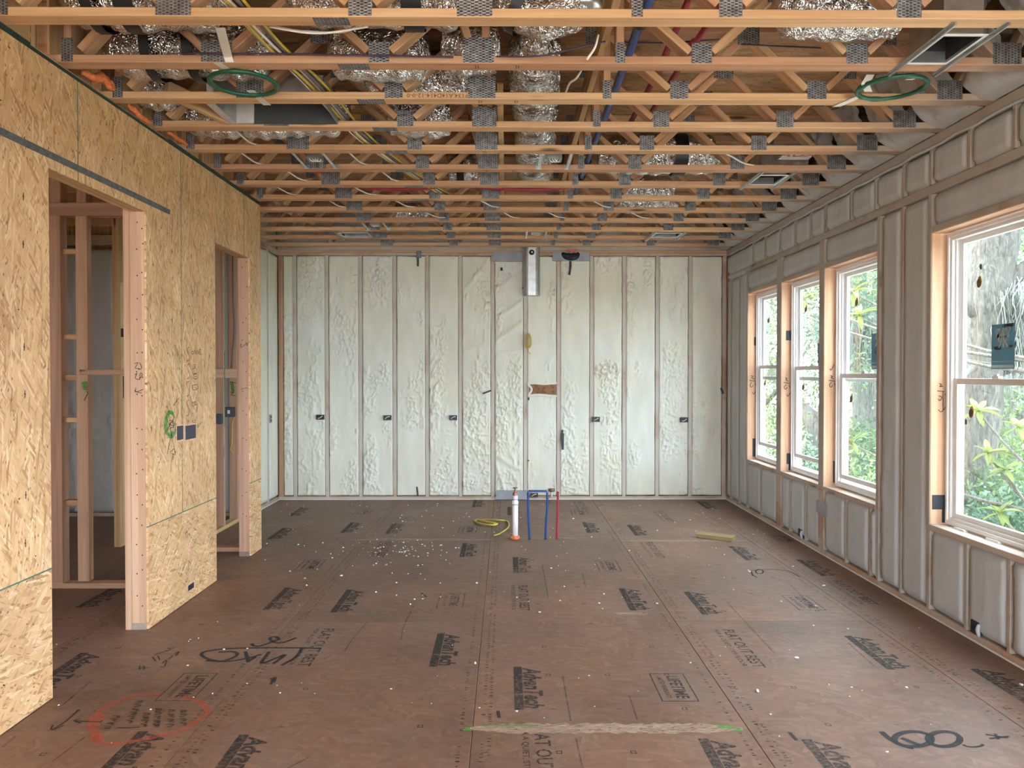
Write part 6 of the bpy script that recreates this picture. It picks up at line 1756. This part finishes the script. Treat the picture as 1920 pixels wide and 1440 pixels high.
floor_strokes('green_spray_patch', [[(868, 1369), (884, 1370)], [(905, 1361), (960, 1360), (1010, 1361)]], 0.012, M_GRSP, 0.0016, True, floor)
floor_strokes('green_spray_patch', [[(1345, 1362), (1368, 1364), (1392, 1371)], [(872, 1367), (882, 1367)]], 0.03, M_GRSP, 0.0016, True, floor)
# foam crumbs
rcr = random.Random(12); lst = []
ICO = bmesh.new(); bmesh.ops.create_icosphere(ICO, subdivisions=1, radius=1.0)
iv = [v.co.copy() for v in ICO.verts]; iff = [tuple(v.index for v in f.verts) for f in ICO.faces]; ICO.free()
def crumb(p, s, seed):
    r = random.Random(seed); sx_, sy_, sz_ = s * r.uniform(0.7, 1.6), s * r.uniform(0.7, 1.6), s * r.uniform(0.4, 0.8)
    return [(p.x + v.x * sx_ * r.uniform(0.75, 1.25), p.y + v.y * sy_ * r.uniform(0.75, 1.25), max(0.0004, sz_ * 0.7 + v.z * sz_)) for v in iv], iff
spots = [(1494, 1234, 7), (1420, 1297, 9), (1012, 1148, 6), (1445, 1340, 5), (560, 1056, 4), (595, 1068, 4), (640, 1080, 8), (575, 1098, 6), (870, 970, 5), (800, 958, 4), (830, 990, 5), (755, 978, 7), (1075, 973, 9), (1318, 962, 6), (1305, 964, 5), (1545, 1099, 8), (1530, 1137, 6), (1700, 1290, 5), (1915, 1285, 9),
         (1350, 1230, 3), (1058, 1100, 4), (891, 1244, 7), (733, 1292, 4), (420, 1218, 4), (352, 1248, 4), (500, 1020, 6), (497, 1050, 5), (372, 1197, 3), (106, 1209, 4), (525, 1300, 4), (1190, 1110, 4), (945, 1110, 4), (1290, 1045, 4), (700, 1060, 4), (735, 1075, 4), (1465, 1128, 5), (1590, 1180, 5), (363, 1308, 3)]
for i, (px, py, s) in enumerate(spots):
    if onz(px, py, 0).x < XR - 0.06: lst.append(crumb(onz(px, py, 0), s * 0.0012, i))
for i in range(170):
    px, py = rcr.uniform(520, 1500), 945 + 200 * rcr.random() ** 2
    p = onz(px, py, 0)
    if p.x < XR - 0.05 and p.y < YB - 0.05: lst.append(crumb(p, rcr.uniform(0.003, 0.0075), 100 + i))
for i in range(90):
    px, py = rcr.gauss(745, 60), rcr.gauss(1030, 12)
    lst.append(crumb(onz(px, py, 0), rcr.uniform(0.003, 0.007), 400 + i))
for i in range(40):
    px, py = rcr.uniform(100, 1850), rcr.uniform(1150, 1420); p = onz(px, py, 0)
    if -2.1 < p.x < 2.65: lst.append(crumb(p, rcr.uniform(0.002, 0.005), 600 + i))
V, Fc = merge_parts(lst)
o = mk('foam_crumbs', V, Fc, M_CAULK); tag(o, 'white foam crumbs scattered over the subfloor', 'debris', kind='stuff')

# ---------------------------------------------------------------- plumbing stubs
YP_ = onz(966, 1011, 0).y
def fx(px): return ony(px, 1000, YP_).x
def fz(py): return ony(990, py, YP_).z
x = fx(966)
root = empty('drain_pipe', (x, YP_, 0), 'white plastic drain pipe with a test valve on top, standing on the floor', 'pipe')
tube('pipe', [(x, YP_, 0.0), (x, YP_, fz(944))], 0.027, M_PVC, root, 24)
tube('coupling', [(x, YP_, fz(946)), (x, YP_, fz(939))], 0.030, M_PVC, root, 24)
tube('hub', [(x, YP_, fz(940)), (x, YP_, fz(929))], 0.024, M_PVC, root, 24)
for py in (946, 936): tube('purple_ring', [(x, YP_, fz(py)), (x, YP_, fz(py) + 0.003)], 0.0305 if py == 946 else 0.0245, plain('purple_primer', (0.12, 0.06, 0.30), 0.5), root, 24)
tube('valve_body', smooth_path([(x, YP_, fz(930)), (x - 0.004, YP_, fz(925)), (x + 0.004, YP_, fz(921)), (x, YP_, fz(916))], 4), [0.020] * 5 + [0.014] * 4 + [0.010] * 4, M_BRASS, root, 12)
V, Fc = tube_arrays([(x, YP_, fz(915.5)), (x, YP_, fz(914))], 0.024, 10, True)
Vl, Mx = local(V, (x, YP_, fz(915))); mk('valve_handle', Vl, Fc, M_GREYC, root, Mx)
V, Fc = merge_parts([bark_tube([(x + 0.028 * math.cos(a), YP_ + 0.028 * math.sin(a), 0.004), (x + 0.03 * math.cos(a + 0.5), YP_ + 0.03 * math.sin(a + 0.5), 0.022), (x + 0.028 * math.cos(a + 1.0), YP_ + 0.028 * math.sin(a + 1.0), 0.008)], [0.014, 0.018, 0.012], int(a * 5), 7, 3) for a in (0, 1, 2, 3, 4, 5)])
Vl, Mx = local(V, (x, YP_, 0)); mk('orange_foam_collar', Vl, Fc, M_FOAMO, root, Mx, True)
xa, xb = fx(990), fx(1026)
xa2, xb2 = fx(993), fx(1023)
pts = smooth_path([(xa2, YP_, 0.0), (xa2 - 0.006, YP_, 0.12), (xa, YP_, 0.3), (xa, YP_, fz(924))], 6) + [Vector((xa + 0.006, YP_, fz(921)))] + [Vector((xb - 0.006, YP_, fz(921)))] + list(reversed(smooth_path([(xb2, YP_, 0.0), (xb2 + 0.003, YP_, 0.12), (xb, YP_, 0.3), (xb, YP_, fz(924))], 6)))
o = tube('supply_loop', pts, 0.0105, M_BLUE, None, 12, True, (xa, YP_, 0)); tag(o, 'blue plastic water line bent into a square loop above the floor', 'pipe')
xr_ = fx(1046)
o = tube('supply_stub', smooth_path([(fx(1044), YP_, 0.0), (fx(1044.5), YP_, 0.12), (xr_, YP_, 0.3), (xr_, YP_, fz(922))], 6), 0.0105, M_RED, None, 12, True, (xr_, YP_, 0)); tag(o, 'red plastic water line stub rising from the floor', 'pipe')
p = ony(1034, 918, YB)
V, Fc = tube_arrays([(p.x - 0.04, YB - 0.03, p.z), (p.x + 0.04, YB - 0.03, p.z)], 0.02, 10, True)
Vl, Mx = local(V, (p.x, YB, p.z)); root = empty('valve_fitting', (p.x, YB, p.z - 0.09), 'small brass valve fitting low on the back wall behind the red line', 'fitting')
mk('valve_body', Vl, Fc, M_BRASS, root, Mx, True)
tube('stem', [(p.x, YB - 0.03, p.z - 0.01), (p.x, YB - 0.03, p.z - 0.09)], 0.014, M_WIREW, root, 8)
tube('handle', [(p.x - 0.005, YB - 0.05, p.z - 0.004), (p.x - 0.005, YB - 0.06, p.z - 0.004)], 0.02, M_GREYC, root, 10)
# yellow cable lying on the floor
pts = []
cpx = [(892, 975), (905, 977), (925, 981), (933, 982), (925, 985), (905, 982), (890, 977), (897, 974), (915, 978), (930, 981), (922, 984), (900, 981), (893, 976), (910, 974), (935, 975), (950, 977), (954, 983), (952, 990), (944, 996), (936, 1001), (926, 1004)]
pts = [onz(a, b, 0.008 + 0.006 * (i % 3)) for i, (a, b) in enumerate(cpx)]
o = tube('loose_cable', smooth_path(pts, 5), 0.0075, M_YEL, None, 7); tag(o, 'tangled yellow cable lying on the floor beside the white drain pipe', 'cable')
# scrap of lumber
a, b = onz(1313, 1008, 0), onz(1379, 1016, 0)
M, L = frame_of(a + Vector((0, 0.05, 0.0)), b + Vector((0, 0.05, 0.0)), (0, 1, 0))
M = Matrix.Translation((0, 0, 0.0195)) @ M
o = bpy.data.objects.new('lumber_scrap', lumber_mesh(L, 0.13, 0.038, wood('green_treated_lumber', (0.26, 0.19, 0.08), (0.44, 0.34, 0.17))))
reg(o, M); tag(o, 'short scrap of treated lumber lying on the floor near the right wall', 'board')
